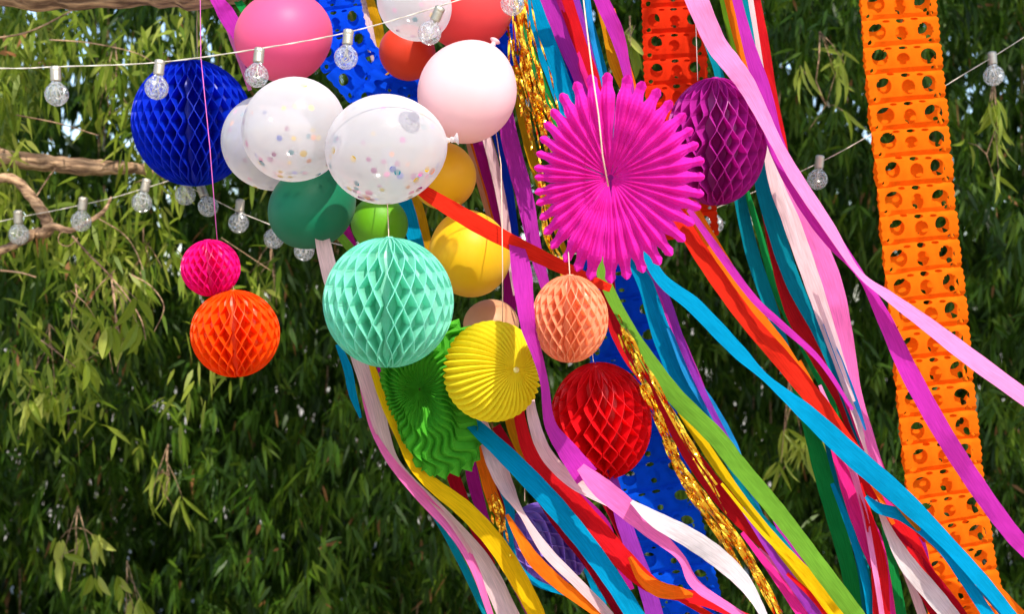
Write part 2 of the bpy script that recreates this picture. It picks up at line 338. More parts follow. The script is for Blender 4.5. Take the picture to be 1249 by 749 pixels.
# hanging leaf sprays in front of the hedge: each leaf a part
def leaf_me(L, Wd, curl, seed):
    rn = random.Random(seed); b = MB(); vs = []; T = [0, .12, .3, .5, .7, .88, 1]; WW = [.08, .6, .95, 1, .75, .38, .02]
    for t, ww in zip(T, WW):
        z = -L * t; y = curl * L * t * t; x = .12 * L * math.sin(t * 2.2) * (1 if seed % 2 else -1)
        vs += [(x - Wd * ww / 2, y - .12 * Wd * ww, z), (x, y + .1 * Wd * ww, z), (x + Wd * ww / 2, y - .12 * Wd * ww, z)]
    fs = []
    for i in range(6): a = i * 3; fs += [(a, a + 1, a + 4, a + 3), (a + 1, a + 2, a + 5, a + 4)]
    b.add(vs, fs); me = b.mesh('leaf'); me.materials.append(LEAF2); 
    at = me.attributes.new('tint', 'FLOAT', 'POINT'); at.data.foreach_set('value', [rn.uniform(.35, .9)] * len(me.vertices)); return me  # high tint puts a sunlit look into the spray colour
def spray(label, x, y, Y, n, rx, ry, Lp, Wp, seed, leaves):
    rn = random.Random(seed); t = empty('leaf_spray', P(x, y - ry, Y)); tag(t, label, 'leaves', 'leaf sprays hanging in front of the hedge')
    b = MB(); o0 = t.location
    stem = [P(x + rn.uniform(-.3, .3) * rx * k / 4, y - ry * 1.2 + 2 * ry * k / 4, Y + .01 * k) - o0 for k in range(5)]
    b.tube(stem, [.003, .0026, .0022, .0018, .001], 5)
    nodes = []
    for k in range(6):
        a = stem[rn.randint(0, 3)]; e = P(x + rn.uniform(-1, 1) * rx * .8, y + rn.uniform(-.9, .8) * ry, Y + rn.uniform(-.08, .08)) - o0
        b.tube([a, (a + e) / 2 + Vector((0, 0, .01)), e], [.0018, .0015, .001], 4); nodes.append(e)
    link('stem', b.mesh('stem'), M_BARK, t)
    for k in range(n):
        e = nodes[rn.randint(0, 5)]; o = bpy.data.objects.new('leaf', leaves[rn.randint(0, len(leaves) - 1)]); COL.objects.link(o); o.parent = t
        o.location = e + Vector((rn.uniform(-.015, .015), rn.uniform(-.02, .02), rn.uniform(-.01, .015)))
        o.rotation_euler = (rn.uniform(-.4, .4), rn.gauss(0, .5), rn.uniform(-1.2, 1.2)); s = rn.uniform(.7, 1.15); o.scale = (s, s, s)
BIG = [leaf_me(.105, .03, c, i) for i, c in enumerate((-.3, .2, -.1, .35))]
NAR = [leaf_me(.12, .016, c, i + 10) for i, c in enumerate((-.3, .2, -.1, .35))]
spray('pale broad gum leaves hanging from bare twigs left of the pink and orange balls', 138, 412, 4.15, 15, 45, 55, 0, 0, 1, BIG)
spray('pale narrow leaves below the curling bare branch at far left', 92, 382, 4.15, 12, 30, 30, 0, 0, 2, NAR)
spray('sunlit leaf clump hanging lower left at the height of the orange ball', 60, 455, 4.6, 24, 50, 50, 0, 0, 3, BIG)
spray('bright leaf spray near the lower left corner of the hedge', 95, 680, 4.8, 22, 42, 52, 0, 0, 4, BIG)
spray('pale leaf spray left of the pink streamer start, low in the hedge', 205, 590, 4.9, 14, 30, 40, 0, 0, 15, NAR)
spray('lowest pale leaf spray at the bottom edge left of centre', 155, 725, 4.8, 16, 36, 34, 0, 0, 16, BIG)
spray('leaf spray beside the branch stub at upper left under the blue ball', 190, 205, 4.4, 16, 50, 40, 0, 0, 5, NAR)
spray('light green leaves hanging behind the blue honeycomb ball string', 140, 120, 4.6, 26, 60, 60, 0, 0, 6, NAR)
spray('long light green leaves hanging right of the orange garland near the top', 1212, 170, 4.4, 26, 45, 60, 0, 0, 7, NAR)
spray('sunlit yellowish leaf spray between the long cyan streamer and the lime streamer', 962, 535, 4.8, 40, 50, 60, 0, 0, 8, NAR)
spray('leaf spray hanging between the pink streamer and orange garland near the top', 1000, 110, 4.6, 22, 45, 60, 0, 0, 9, NAR)
spray('small leaf spray hanging just left of the hot pink ball', 175, 320, 4.6, 14, 30, 40, 0, 0, 10, NAR)
spray('leaf spray hanging below the green balloon and the rear light string', 330, 350, 4.8, 16, 40, 45, 0, 0, 11, NAR)
spray('pale round leaves hanging between the magenta streamer and red garland', 768, 50, 4.0, 7, 14, 26, 0, 0, 12, BIG)

# ------------------------------------------------------------------ balloons
def balloon(label, x, y, rx, ry, Y, mat, neck=(0, 0, -1), conf=0, roll=0):
    r = px((rx + ry) / 2, Y); nk = Vector(neck).normalized()
    q = (-nk).to_track_quat('Z', 'Y')
    root = empty('balloon', P(x, y, Y), q); tag(root, label, 'balloon', 'party balloons in the cluster')
    k = ry / rx if abs(nk.z) > .6 else rx / ry
    sx = r / math.sqrt(k); sz = r * math.sqrt(k)
    b = MB(); prof = []
    n = 30
    for i in range(n + 1):
        a = math.pi * i / n; z = math.cos(a); rr = math.sin(a)
        if z < 0: rr *= 1 - .10 * z * z; 
        if i == n: rr = .05
        prof.append((max(rr, .001) * sx, z * sz * (1.0 if z > 0 else 1.04)))
    b.lathe(prof, 48); link('balloon_body', b.mesh('balloon_body'), mat, root)
    b = MB(); zb = -sz * 1.04; u = r
    b.lathe([(.07 * u, zb + .012 * u), (.045 * u, zb - .02 * u), (.035 * u, zb - .06 * u), (.055 * u, zb - .08 * u), (.05 * u, zb - .11 * u), (.035 * u, zb - .12 * u), (.06 * u, zb - .15 * u), (.11 * u, zb - .19 * u), (.1 * u, zb - .2 * u), (.02 * u, zb - .15 * u)], 16)
    link('neck', b.mesh('neck'), mat, root)
    if conf:
        rn = random.Random(conf); b = MB()
        dn = q.inverted() @ Vector((0, 0, -1))
        cnt = 0
        while cnt < conf:
            v = Vector((rn.gauss(0, 1), rn.gauss(0, 1), rn.gauss(0, 1))).normalized()
            if rn.random() > .30 + .75 * max(0, v.dot(dn)) ** 1.1: continue
            cnt += 1; c = Vector((v.x * sx, v.y * sx, v.z * sz)) * .988; tt = v.orthogonal().normalized(); bb = v.cross(tt); rad = r * rn.choice([.055, .07, .045, .05, .06])
            t2 = (v + Vector((rn.gauss(0, .1), rn.gauss(0, .1), rn.gauss(0, .1)))).normalized(); tt = t2.orthogonal().normalized(); bb = t2.cross(tt)
            b.add([c + (tt * math.cos(2 * math.pi * j / 10) + bb * math.sin(2 * math.pi * j / 10)) * rad for j in range(10)], [tuple(range(10))], rn.randint(0, 5))
        o = link('confetti', b.mesh('confetti'), CONF, root, smooth=False); o['kind'] = 'stuff'
    return root
CONF = [paper('confetti_' + k, C[k], .3) for k in ('pink', 'teal', 'blue', 'peach', 'plum', 'yellow')]
LX = dict(rose=(238, 92, 142), pale=(248, 205, 206), coral=(232, 72, 72), redo=(222, 62, 26), emerald=(8, 122, 84), lime=(110, 185, 25), mustard=(252, 198, 20), yellow=(240, 195, 10), tan=(222, 165, 120))
LM = {k: latex('latex_' + k, v) for k, v in LX.items()}
balloon('rose pink balloon at the top left of the cluster behind the light string', 346, 44, 60, 54, 3.2, LM['rose'], (.3, .2, -1))
balloon('milky clear balloon with confetti, peeking out left of its twin', 327, 174, 56, 58, 3.27, M_CLEAR, (.5, .4, -1), 46)
balloon('clear confetti balloon directly below the rose pink balloon', 359, 158, 62, 65, 3.03, M_CLEAR, (.7, .8, -.6), 60)
balloon('large clear confetti balloon between the pale pink and green balloons', 470, 182, 73, 67, 2.9, M_CLEAR, (1, .1, .16), 75)
balloon('pale blush pink balloon in front of the coral one', 570, 112, 60, 64, 3.0, LM['pale'], (.45, .3, .9))
balloon('coral red balloon cut off by the top edge above the pale pink one', 571, 5, 56, 57, 3.15, LM['coral'], (.4, .2, .9))
balloon('clear confetti balloon at the top edge left of the coral balloon', 505, 4, 43, 50, 3.0, M_CLEAR, (-.6, .4, .6), 22)
balloon('small red orange balloon inside the blue garland loop', 497, 64, 35, 33, 3.3, LM['redo'], (.4, .3, .8))
balloon('emerald green balloon under the clear confetti balloons', 381, 252, 59, 49, 3.17, LM['emerald'], (.5, .6, .5))
balloon('small lime green balloon tucked between emerald balloon and mint ball', 463, 273, 35, 33, 3.3, LM['lime'], (.2, .5, .7))
balloon('mustard yellow balloon behind the red orange diagonal streamer', 541, 215, 40, 41, 3.2, LM['mustard'], (.1, .3, .9))
balloon('bright yellow balloon right of the mint honeycomb ball', 573, 310, 50, 53, 3.15, LM['yellow'], (-.25, .1, .95))
balloon('tan beige balloon half hidden behind the yellow pleated lantern', 599, 396, 34, 30, 3.3, LM['tan'], (0, .4, -.8))

# ------------------------------------------------------------------ honeycomb balls
def honeycomb(label, x, y, rx, ry, Y, rgb, nsheet=50, rows=4.5, seam=0.0, tilt=0.0, pitch=0.0, phase=0, string=None, smat=None, transl=.6, soft=.93):
    nsheet = int(nsheet * 1.12) // 2 * 2; rows *= 1.06; r = px(rx, Y); rz = px(ry, Y)
    q = Quaternion((0, 1, 0), tilt) @ Quaternion((1, 0, 0), pitch) @ Quaternion((0, 0, 1), seam)
    root = empty('honeycomb_ball', P(x, y, Y), q); tag(root, label, 'paper ball', 'honeycomb tissue paper balls')
    mat = paper('tissue', rgb, transl, .08, 30, False, .02)
    b = MB(); NZ = int(rows * 10); rin = .50; NR = 3
    D = 2 * math.pi / (nsheet + .7)
    def rinf(a):
        a = (a + math.pi / 2 + math.pi) % (2 * math.pi) - math.pi; q_ = min(1, abs(a) / 1.15); q_ = q_ * q_ * (3 - 2 * q_); return rin + (soft - rin) * q_
    rn = random.Random(int(x * 7 + y))
    for s in range(nsheet):
        u0 = (s + .85) * D; th0 = -math.pi / 2 + u0 - .58 * math.sin(u0) * -1 + rn.gauss(0, D * .05); Dl = D * (1 + .58 * math.cos(u0)); sg = 1 if s % 2 else -1
        vs = []; fs = []; rs_ = 1 - .004 * (s % 2) - .006 * rn.random()
        for side in (-1, 1):
            for k in range(NZ + 1):
                zc = -math.cos(math.pi * k / NZ); zc = .55 * zc + .45 * (2 * k / NZ - 1)
                prof = math.sqrt(max(0, 1 - zc * zc))
                u = (zc * rows / 2 + phase) % 1.0; tri = 1 - 4 * abs(u - .5); tri = max(-1, min(1, tri * 1.15)) * .97
                for j in range(NR + 1):
                    ri_ = rinf(th0); f = ri_ + (1 - ri_) * j / NR if prof > .01 else 1
                    rr = max(prof * f, .006) * rs_
                    thick = (.0014 if j == NR else .0004) / 2 * (r / .14)
                    a = th0 + sg * Dl / 2 * tri + side * thick / (rr * r)
                    vs.append((rr * r * math.cos(a), rr * r * math.sin(a), zc * rz))
        W_ = NR + 1; off = (NZ + 1) * W_
        for k in range(NZ):
            for j in range(NR):
                a = k * W_ + j; fs.append((a, a + 1, a + W_ + 1, a + W_)); c = a + off; fs.append((c, c + W_, c + W_ + 1, c + 1))
            a = k * W_ + NR; fs.append((a, a + off, a + off + W_, a + W_))
        b.add(vs, fs)
    # inner core where the sheets are bound together
    cv = []; cf = []; CA = 96; CK = 20
    for k in range(CK + 1):
        zz = -math.cos(math.pi * k / CK)
        for j in range(CA):
            a = 2 * math.pi * j / CA; rr = max(.004, math.sqrt(max(0, 1 - zz * zz))) * (rinf(a) + .01) * r; cv.append((rr * math.cos(a), rr * math.sin(a), zz * rz * .985))
    for k in range(CK):
        for j in range(CA): cf.append((k * CA + j, k * CA + (j + 1) % CA, (k + 1) * CA + (j + 1) % CA, (k + 1) * CA + j))
    b.add(cv, cf)
    link('tissue_cells', b.mesh('tissue_cells'), mat, root, smooth=False)
    bb = MB(); c = MB()
    c.lathe([(.001, rz * 1.01), (.008, rz * 1.005), (.007, rz * .97), (.001, rz * .96)], 10); link('cap', c.mesh('cap'), mat, root)
    if string:
        qi = q.inverted(); loc = root.location
        bb.tube([qi @ (P(*s) - loc) for s in string], .0011, 5); link('string', bb.mesh('string'), smat or M_TWINE, root)
    return root
honeycomb('royal blue honeycomb paper ball hanging from the branch at upper left', 235, 150, 73, 77, 3.55, (18, 62, 225), 84, 5.2, .12, -.02, .1, .5, [(243, -30, 3.5), (240, 30, 3.52), (241, 76, 3.55)])
honeycomb('small hot pink honeycomb ball strung directly above the orange one', 257, 327, 36, 35, 2.95, (252, 25, 160), 62, 3.8, .1, -.1, .1, 0, [(244, -30, 3.3), (245, 70, 3.02), (256, 180, 2.95), (265, 294, 2.95)], M_THREAD)
honeycomb('orange honeycomb ball touching the small hot pink ball above it', 287, 407, 54, 53.5, 2.95, (255, 108, 15), 66, 4.2, .15, -.03, .15, .25, [(283, 345, 2.95), (286, 356, 2.95)])
honeycomb('large mint green honeycomb ball in the middle of the cluster', 474, 369, 80, 80, 2.85, (166, 240, 220), 72, 3.8, .02, .02, .08, .5, [(470, 180, 3.2), (474, 284, 2.88), (474, 292, 2.86)])
honeycomb('peach honeycomb ball between the pink streamer and large red ball', 695, 389, 47, 54, 2.76, (255, 192, 148), 62, 4.3, -.2, .0, .1, .2, [(690, 250, 2.95), (695, 336, 2.76)])
honeycomb('large red honeycomb ball below the peach one', 733, 514, 62, 74, 3.15, (245, 26, 38), 52, 4.8, -.5, -.12, .35, .1, soft=.74, string= [(715, 380, 3.3), (724, 442, 3.16)])
honeycomb('deep purple honeycomb ball half behind the pink pleated rosette', 873, 173, 62, 78, 3.1, (212, 50, 182), 56, 4.6, -.35, -.05, .25, .3, soft=.74, string= [(846, -30, 3.15), (849, 40, 3.12), (851, 98, 3.1)], smat=M_CORD)
honeycomb('lavender honeycomb ball low down behind blush and orange streamers', 668, 664, 48, 54, 3.16, (184, 148, 232), 46, 4.2, -.3, -.75, .1, .2, [(640, 540, 3.3), (640, 612, 3.22)], soft=.58)

# ------------------------------------------------------------------ pink pleated rosette: every petal a part
def pink_fan():
    Y = 2.8; root = empty('paper_rosette', P(744, 217, Y), Quaternion((0, 0, 1), -.10) @ Quaternion((1, 0, 0), .12))
    tag(root, 'large hot pink pleated tissue rosette with jagged petal tips', 'paper fan')
    mat = paper('tissue_hot_pink', (240, 50, 188), .5, .1, 25, False, 0)
    NP = 36; ha = math.pi / NP; b = MB(); NRr = 24; NA = 12; vs = []; fs = []
    rr = 1.0
    def g(t):
        if t < .72: return 1.14
        pts = [(.72, 1.14), (.80, 1.06), (.85, .74), (.90, .56), (.945, .66), (.98, .6), (1.0, .25)]
        for (a, ga), (c, gc) in zip(pts, pts[1:]):
            if t <= c: return ga + (gc - ga) * (t - a) / (c - a)
        return .1
    for i in range(NRr + 1):
        t = .03 + .97 * i / NRr
        amp = .019 * min(1, t * 1.8) 
        for j in range(NA + 1):
            a = (j / NA * 2 - 1); w = abs(a); an = a * ha * g(t)
            h = -amp * (1 - w) - .30 * amp * abs(1 - 2 * abs(w - .5) * 2) * min(1, max(0, (.9 - t) * 6)) + .010 * math.sin(t * 16) * (1 - w) * t + .05 * max(0, 1 - t * 1.5) ** 2 - .008 * math.sin(t * 3.2) + .004 * math.sin(t * 22)
            vs.append((t * math.cos(an), h / .2, t * math.sin(an)))
    for i in range(NRr):
        for j in range(NA): k = i * (NA + 1) + j; fs.append((k, k + 1, k + NA + 2, k + NA + 1))
    b.add(vs, fs); me = b.mesh('petal'); me.materials.append(mat)
    meshes = [me]
    rn = random.Random(3)
    for k in range(NP):
        th = 2 * math.pi * k / NP; o = bpy.data.objects.new('petal', me); COL.objects.link(o); o.parent = root
        rxp = 103 + 12 * math.cos(th); ryp = 127
        # radius of the stretched disc in this direction
        Rr = 1 / math.sqrt((math.cos(th) / rxp) ** 2 + (math.sin(th) / ryp) ** 2) * rn.uniform(.985, 1.015)
        # effective spread so that neighbouring petals stay joined
        s = px(Rr, Y); o.rotation_euler = (rn.gauss(0, .03), -th + rn.gauss(0, .012), 0); o.scale = (s, .2, s)
    qi = root.rotation_quaternion.inverted(); b = MB()
    b.tube([qi @ (P(*s) - root.location) for s in [(707, -40, 3.0), (714, 20, 2.9), (722, 85, 2.75), (730, 140, 2.73), (735, 190, 2.73), (742, 227, 2.77)]], .0016, 6)
    link('string', b.mesh('string'), M_TWINE, root)
pink_fan()

# ------------------------------------------------------------------ yellow pleated lantern
def yellow_lantern():
    Y = 2.93; q = Quaternion((0, 0, 1), R(31)) @ Quaternion((1, 0, 0), R(-4))
    root = empty('paper_lantern', P(601, 453, Y), q); tag(root, 'round yellow pleated paper lantern hanging on a thread', 'paper lantern')
    mat = paper('tissue_yellow', (240, 222, 45), .35, .08, 40)
    mat2 = paper('tissue_pale_yellow', (250, 240, 150), .35, .08, 40)
    Rd = px(59, Y); NP = 42; b = MB(); vs = []; fs = []; NA = NP * 4; NT = 26
    for i in range(NT + 1):
        t = math.pi * (.015 + .97 * i / NT); ct, st = math.cos(t), math.sin(t)
        for j in range(NA):
            ph = 2 * math.pi * j / NA; k = j % 4; z = (1, .25, -1, .25)[k]
            tw = .25 * math.sin(t)  # pleats lean a little as they leave the hub
            rr = Rd * (1 + .055 * z * min(1, st * 1.6))
            vs.append((rr * st * math.cos(ph + tw), -rr * ct * .93, rr * st * math.sin(ph + tw)))
    for i in range(NT):
        for j in range(NA): a = i * NA + j; c = i * NA + (j + 1) % NA; fs.append((a, c, c + NA, a + NA))
    b.add(vs, fs); link('pleated_body', b.mesh('pleated_body'), mat, root, smooth=False)
    b = MB(); b.lathe([(.001, .004), (.006, .003), (.007, -.003), (.001, -.006)], 12, 0, Matrix.Translation((0, -Rd * .94, 0)) @ Matrix.Rotation(R(90), 4, 'X')); link('hub', b.mesh('hub'), mat2, root)
    qi = q.inverted(); b = MB()
    b.tube([qi @ (P(*s) - root.location) for s in [(600, 130, 3.2), (611, 200, 3.05), (612, 245, 2.95), (613, 320, 2.93), (613, 398, 2.93)]], .0012, 6); link('string', b.mesh('string'), M_TWINE, root)
yellow_lantern()

# ------------------------------------------------------------------ green pleated fan (stretched, wavy pleats)
def green_fan():
    Y = 3.05; cx, cy = 508, 478; root = empty('paper_fan', P(cx, cy, Y)); tag(root, 'bright green pleated paper fan with wavy folds, stretched out below the mint ball', 'paper fan')
    mat = paper('tissue_green', (88, 182, 52), .35, .1, 30)
    out = [(0, 585 - cx, 500 - cy), (0, 0, 0)]
    poly = [(575, 402), (580, 450), (578, 500), (588, 545), (582, 567), (560, 578), (530, 584), (505, 572), (492, 545), (482, 515), (468, 480), (464, 450), (470, 425), (500, 405), (535, 385)]
    angs = sorted([(math.atan2(-(b - cy), a - cx) % (2 * math.pi), math.hypot(a - cx, b - cy)) for a, b in poly])
    def rad(th):
        th %= 2 * math.pi; L = angs + [(angs[0][0] + 2 * math.pi, angs[0][1])]; L = [(angs[-1][0] - 2 * math.pi, angs[-1][1])] + L
        for (a, ra), (c, rc) in zip(L, L[1:]):
            if a <= th <= c: u = (th - a) / (c - a); return ra + (rc - ra) * u
        return angs[0][1]
    NP = 40; NA = NP * 4; NT = 26; vs = []; fs = []; b = MB()
    for i in range(NT + 1):
        t = .02 + .98 * i / NT
        for j in range(NA):
            th = 2 * math.pi * j / NA; k = j % 4; z = (1, 0, -1, 0)[k]; Rr = rad(th)
            tha = th + .07 * math.sin(t * 17 + th) * min(1, t * 1.5) * (Rr / 90)
            rr = Rr * t * (1 + (.045 * z if i == NT else (.02 * z if i == NT - 1 else 0)))
            h = .013 * z * min(1, t * 1.6) + .006 * math.sin(t * 17 + th) - .05 * (1 - abs(t - .45) * 2.2) 
            vs.append((px(rr * math.cos(tha), Y), h + .10 * max(0, 1 - t * 2.4), px(rr * math.sin(tha), Y)))
    for i in range(NT):
        for j in range(NA): a = i * NA + j; c = i * NA + (j + 1) % NA; fs.append((a, a + NA, c + NA, c))
    b.add(vs, fs); link('pleats', b.mesh('pleats'), mat, root, smooth=False)
green_fan()

# ------------------------------------------------------------------ cut tissue garlands: every panel a part
def panel_mesh(wd, ht, depth, seed, mat):
    """one accordion panel: front sheet with cut holes and scalloped sides, narrower back sheet"""
    b = MB(); rn = random.Random(seed)
    for layer in (0, 1):
        NU, NV = (50, 18) if layer == 0 else (26, 10); W_ = wd * (1 if layer == 0 else .95)
        J = lambda a, q: a + rn.gauss(0, q)
        if layer == 0: holes = [(J(0, .008), J(.56, .03), J(.085, .005), J(.25, .02)), (J(-.31, .01), J(.50, .04), J(.102, .008), J(.29, .03)), (J(.31, .01), J(.50, .04), J(.102, .008), J(.29, .03)),
                                (-.40, J(.88, .02), .045, .10), (.40, J(.88, .02), .045, .10), (0, .13, .06, J(.08, .015)), (-.19, J(.12, .02), .05, .05), (.19, J(.12, .02), .05, .05)]
        else: holes = [(0, .1, .07, .15), (J(-.28, .03), J(.30, .10), .11, .20), (J(.33, .03), J(.34, .10), .10, .20), (0, .75, .05, .1), (-.42, .75, .04, .14), (.42, .75, .04, .14)]
        P2 = np.zeros((NV + 1, NU + 1, 2))
        for i in range(NV + 1):
            for j in range(NU + 1): P2[i, j] = (j / NU - .5, i / NV)
        asp = ht / W_
        for (hx, hy, ha, hb) in holes:
            dx = (P2[..., 0] - hx) / ha; dy = (P2[..., 1] - hy) / hb; q = np.hypot(dx, dy) + 1e-6
            cell = .8 / NU / ha
            near = abs(q - 1) < max(cell, .8 / NV / hb) * .75
            P2[..., 0] = np.where(near & (P2[..., 1] > 0) & (P2[..., 1] < 1), hx + (P2[..., 0] - hx) / q, P2[..., 0])
            P2[..., 1] = np.where(near & (P2[..., 1] > 0) & (P2[..., 1] < 1), hy + (P2[..., 1] - hy) / q, P2[..., 1])
        vs = []; fs = []
        for i in range(NV + 1):
            for j in range(NU + 1):
                u, v = P2[i, j]
                edge = 1 + (.042 * abs(math.sin(math.pi * 4 * v)) - .015) * (abs(u) * 2) ** 6
                dep = -depth * (min(1, 8 * v, 6 * (1 - v)) * .7 + .3 * math.sin(math.pi * v)) if layer == 0 else depth * (.3 + 1.3 * math.sin(math.pi * v))
                dep += .0012 * math.sin(u * 17 + v * 3 + seed) + .0006 * math.sin(u * 41 + seed * 2)
                sagv = -.02 * math.cos(u * math.pi) 
                vs.append((u * W_ * edge, dep, -(v + sagv * (1 - 0)) * ht))
        for i in range(NV):
            for j in range(NU):
                cx_ = P2[i:i + 2, j:j + 2, 0].mean(); cy_ = P2[i:i + 2, j:j + 2, 1].mean()
                if any(((cx_ - hx) / ha) ** 2 + ((cy_ - hy) / hb) ** 2 < .93 for hx, hy, ha, hb in holes): continue
                a = i * (NU + 1) + j; fs.append((a, a + NU + 1, a + NU + 2, a + 1))
        b.add(vs, fs)
    me = b.mesh('paper_panel'); me.materials.append(mat); return me
def garland(label, path, Y, wd, ht, rgb, depth=.018, yaw=0.0):
    mat = paper('tissue_garland', rgb, .5, .25, 22, False, 0)
    sp = spline([(p[0], p[1]) for p in path], 40)
    pts = [P(a, b, Y) for a, b in sp]; root = empty('paper_garland', pts[0]); tag(root, label, 'garland', 'cut tissue paper garlands')
    ms = [panel_mesh(px(wd, Y), px(ht, Y), depth, s, mat) for s in (1, 2, 3, 4, 5, 6, 7)]
    H = px(ht, Y); k = 0; pa = None; rn = random.Random(int(wd))
    i = 0
    while i < len(pts) - 1:
        j = i; 
        while j < len(pts) - 1 and (pts[j] - pts[i]).length < H: j += 1
        if (pts[j] - pts[i]).length < H * .8: break
        d = (pts[j] - pts[i]); o = bpy.data.objects.new('paper_panel', ms[rn.randint(0, 6)]); COL.objects.link(o); o.parent = root
        o.location = pts[i] - root.location; ang = math.atan2(d.x, -d.z)
        o.rotation_mode = 'QUATERNION'; o.rotation_quaternion = Quaternion((0, 1, 0), -ang) @ Quaternion((0, 0, 1), yaw + rn.gauss(0, .02))
        sz_ = 1.02 + (.55 * wd / ht * abs(ang - pa) if pa is not None else 0); pa = ang; o.scale = (1, rn.uniform(.7, 1.2), d.length / H * sz_); k += 1; i = j
garland('long orange cut tissue garland hanging down the right side', [(1088, -150), (1092, -40), (1097, 30), (1103, 100), (1113, 200), (1122, 300), (1133, 400), (1142, 500), (1153, 600), (1166, 680), (1180, 760), (1195, 850)], 3.35, 96, 33, (255, 122, 20), .013, .12)
garland('royal blue cut tissue garland hanging behind the red ball and lime streamer', [(745, 230), (752, 300), (758, 360), (765, 430), (780, 510), (798, 590), (815, 660), (835, 740), (860, 840)], 3.42, 92, 33, (14, 92, 235), .012, -.15)
garland('royal blue cut tissue garland looped behind the balloons at the top', [(385, -110), (400, -30), (412, 40), (440, 90), (500, 116), (560, 108), (605, 70), (628, 10), (650, -100)], 3.42, 70, 30, (14, 80, 230), .010, .1)
garland('red cut tissue garland hanging at the top behind the purple ball', [(818, -150), (820, -40), (822, 30), (824, 90), (828, 150), (832, 220), (838, 290)], 3.38, 76, 31, (238, 58, 24), .010, -.1)

# ------------------------------------------------------------------ streamers
SCOUNT = [0]
def streamer(label, colour, Y, pts, sign=None, group='crepe paper streamers'):
    SCOUNT[0] += 1; k = SCOUNT[0]; rn = random.Random(k); pts = [(p[0], p[1], p[2] * .81, *p[3:]) for p in pts]
    if pts[0][1] <= 5:
        a, b_ = pts[0], pts[1]; s = (a[1] + 125) / max(8, b_[1] - a[1]); s = min(s, 1.6)
        pts = [(a[0] - (b_[0] - a[0]) * s, a[1] - (b_[1] - a[1]) * s, a[2])] + pts
    if pts[-1][1] >= 735:
        a, b_ = pts[-1], pts[-2]; s = 110 / max(20, a[1] - b_[1]); pts = pts + [(a[0] + (a[0] - b_[0]) * s, a[1] + (a[1] - b_[1]) * s, a[2])]
    elif pts[-1][0] >= 1240:
        a, b_ = pts[-1], pts[-2]; pts = pts + [(2 * a[0] - b_[0], 2 * a[1] - b_[1], a[2])] + [(3.2 * a[0] - 2.2 * b_[0], 3.4 * a[1] - 2.4 * b_[1], a[2])]
    sp = spline([p if len(p) > 3 else (*p, 0) for p in pts], 12); Wt = max(p[2] for p in pts) * 1.04; 
    if sign is None:
        m_ = len(sp) // 2; tx, tz = sp[m_ + 1][0] - sp[m_ - 1][0], -(sp[m_ + 1][1] - sp[m_ - 1][1]); T3 = Vector((tx, 0, tz)).normalized()
        best = []
        for sg in (-1, 1):
            pe3 = Vector((T3.z, 0, -T3.x)); wv3 = pe3 + Vector((0, sg * .8, 0)); nn = T3.cross(wv3).normalized(); nn = nn if nn.y < 0 else -nn; best.append(nn.dot(sd))
        sign = (-1, 1)[best[1] > best[0]]
    root_pt = P(sp[0][0], sp[0][1], Y); b = MB(); vs = []; fs = []; n = len(sp); NC = 4; uv = []; ln = 0
    kn = [0]
    while kn[-1] < n: kn.append(kn[-1] + rn.randint(5, 15))
    kv = [rn.gauss(0, .0075) for _ in kn]; kt = [rn.gauss(0, .0035) for _ in kn]
    fold = np.interp(range(n), kn, kv); twf = np.interp(range(n), kn, kt)
    for i, p in enumerate(sp):
        q0 = sp[max(i - 1, 0)]; q1 = sp[min(i + 1, n - 1)]; t = np.array([q1[0] - q0[0], q1[1] - q0[1]]); t = t / (np.linalg.norm(t) + 1e-9)
        pe = np.array([-t[1], t[0]]); wv = max(2.0, min(p[2], Wt)); dp = math.sqrt(max(0, Wt * Wt - wv * wv))
        Yl = Y + p[3] + .004 * math.sin(i * .23 + k) + fold[i]
        if i: ln += math.hypot(p[0] - sp[i - 1][0], p[1] - sp[i - 1][1])
        for c in range(NC + 1):
            f = c / NC - .5; curl = -.0035 * math.cos(f * math.pi) * math.sin(i * .11 + k * 2) 
            Yc = Yl + sign * px(dp * f, Y) * .75 + curl + twf[i] * f * 2 + .0012 * math.sin(i * 1.3 + c * 2.1 + k)
            e = 1 + .015 * math.sin(i * .9 + k)
            v = P(p[0], p[1], Yc) + Vector((px(pe[0] * wv * f * e, Y), 0, -px(pe[1] * wv * f * e, Y)))
            vs.append(v - root_pt); uv.append((ln / 1600 * Y, f * px(Wt, Y)))
    for i in range(n - 1):
        for c in range(NC): a = i * (NC + 1) + c; fs.append((a, a + NC + 1, a + NC + 2, a + 1))
    b.add(vs, fs); me = b.mesh('streamer'); ul = me.uv_layers.new(name='UVMap')
    li = np.zeros(len(me.loops), np.int32); me.loops.foreach_get('vertex_index', li); ul.data.foreach_set('uv', np.array(uv)[li].reshape(-1))
    o = link('streamer', me, CREPE[colour]); o.location = root_pt; tag(o, label, 'streamer', group); return o
S = streamer
# --- top centre, running behind the rosette and out below it
S('wide cyan streamer from the top edge passing behind the left of the pink rosette', 'cyan', 3.22, [(646, 0, 30), (664, 50, 33), (688, 115, 33), (722, 210, 28), (765, 300, 26), (787, 345, 24), (808, 410, 30), (835, 470, 32), (872, 515, 30), (897, 565, 14), (915, 600, 6)])
S('magenta streamer between the wide cyan and the red streamer at the top', 'magenta', 3.26, [(668, 0, 24), (688, 50, 22), (712, 110, 18), (745, 220, 18), (790, 330, 14), (822, 400, 16), (852, 470, 16), (880, 540, 10), (940, 620, 12), (975, 690, 22), (1010, 749, 26)])
S('red streamer from the top that drops beside the gold tinsel to the bottom', 'red', 3.30, [(690, 0, 22), (708, 55, 20), (728, 115, 18), (738, 250, 22), (742, 360, 24), (763, 425, 22), (802, 483, 17), (828, 530, 22), (851, 567, 26), (889, 615, 30), (938, 663, 30), (985, 722, 22), (1010, 765, 18)])
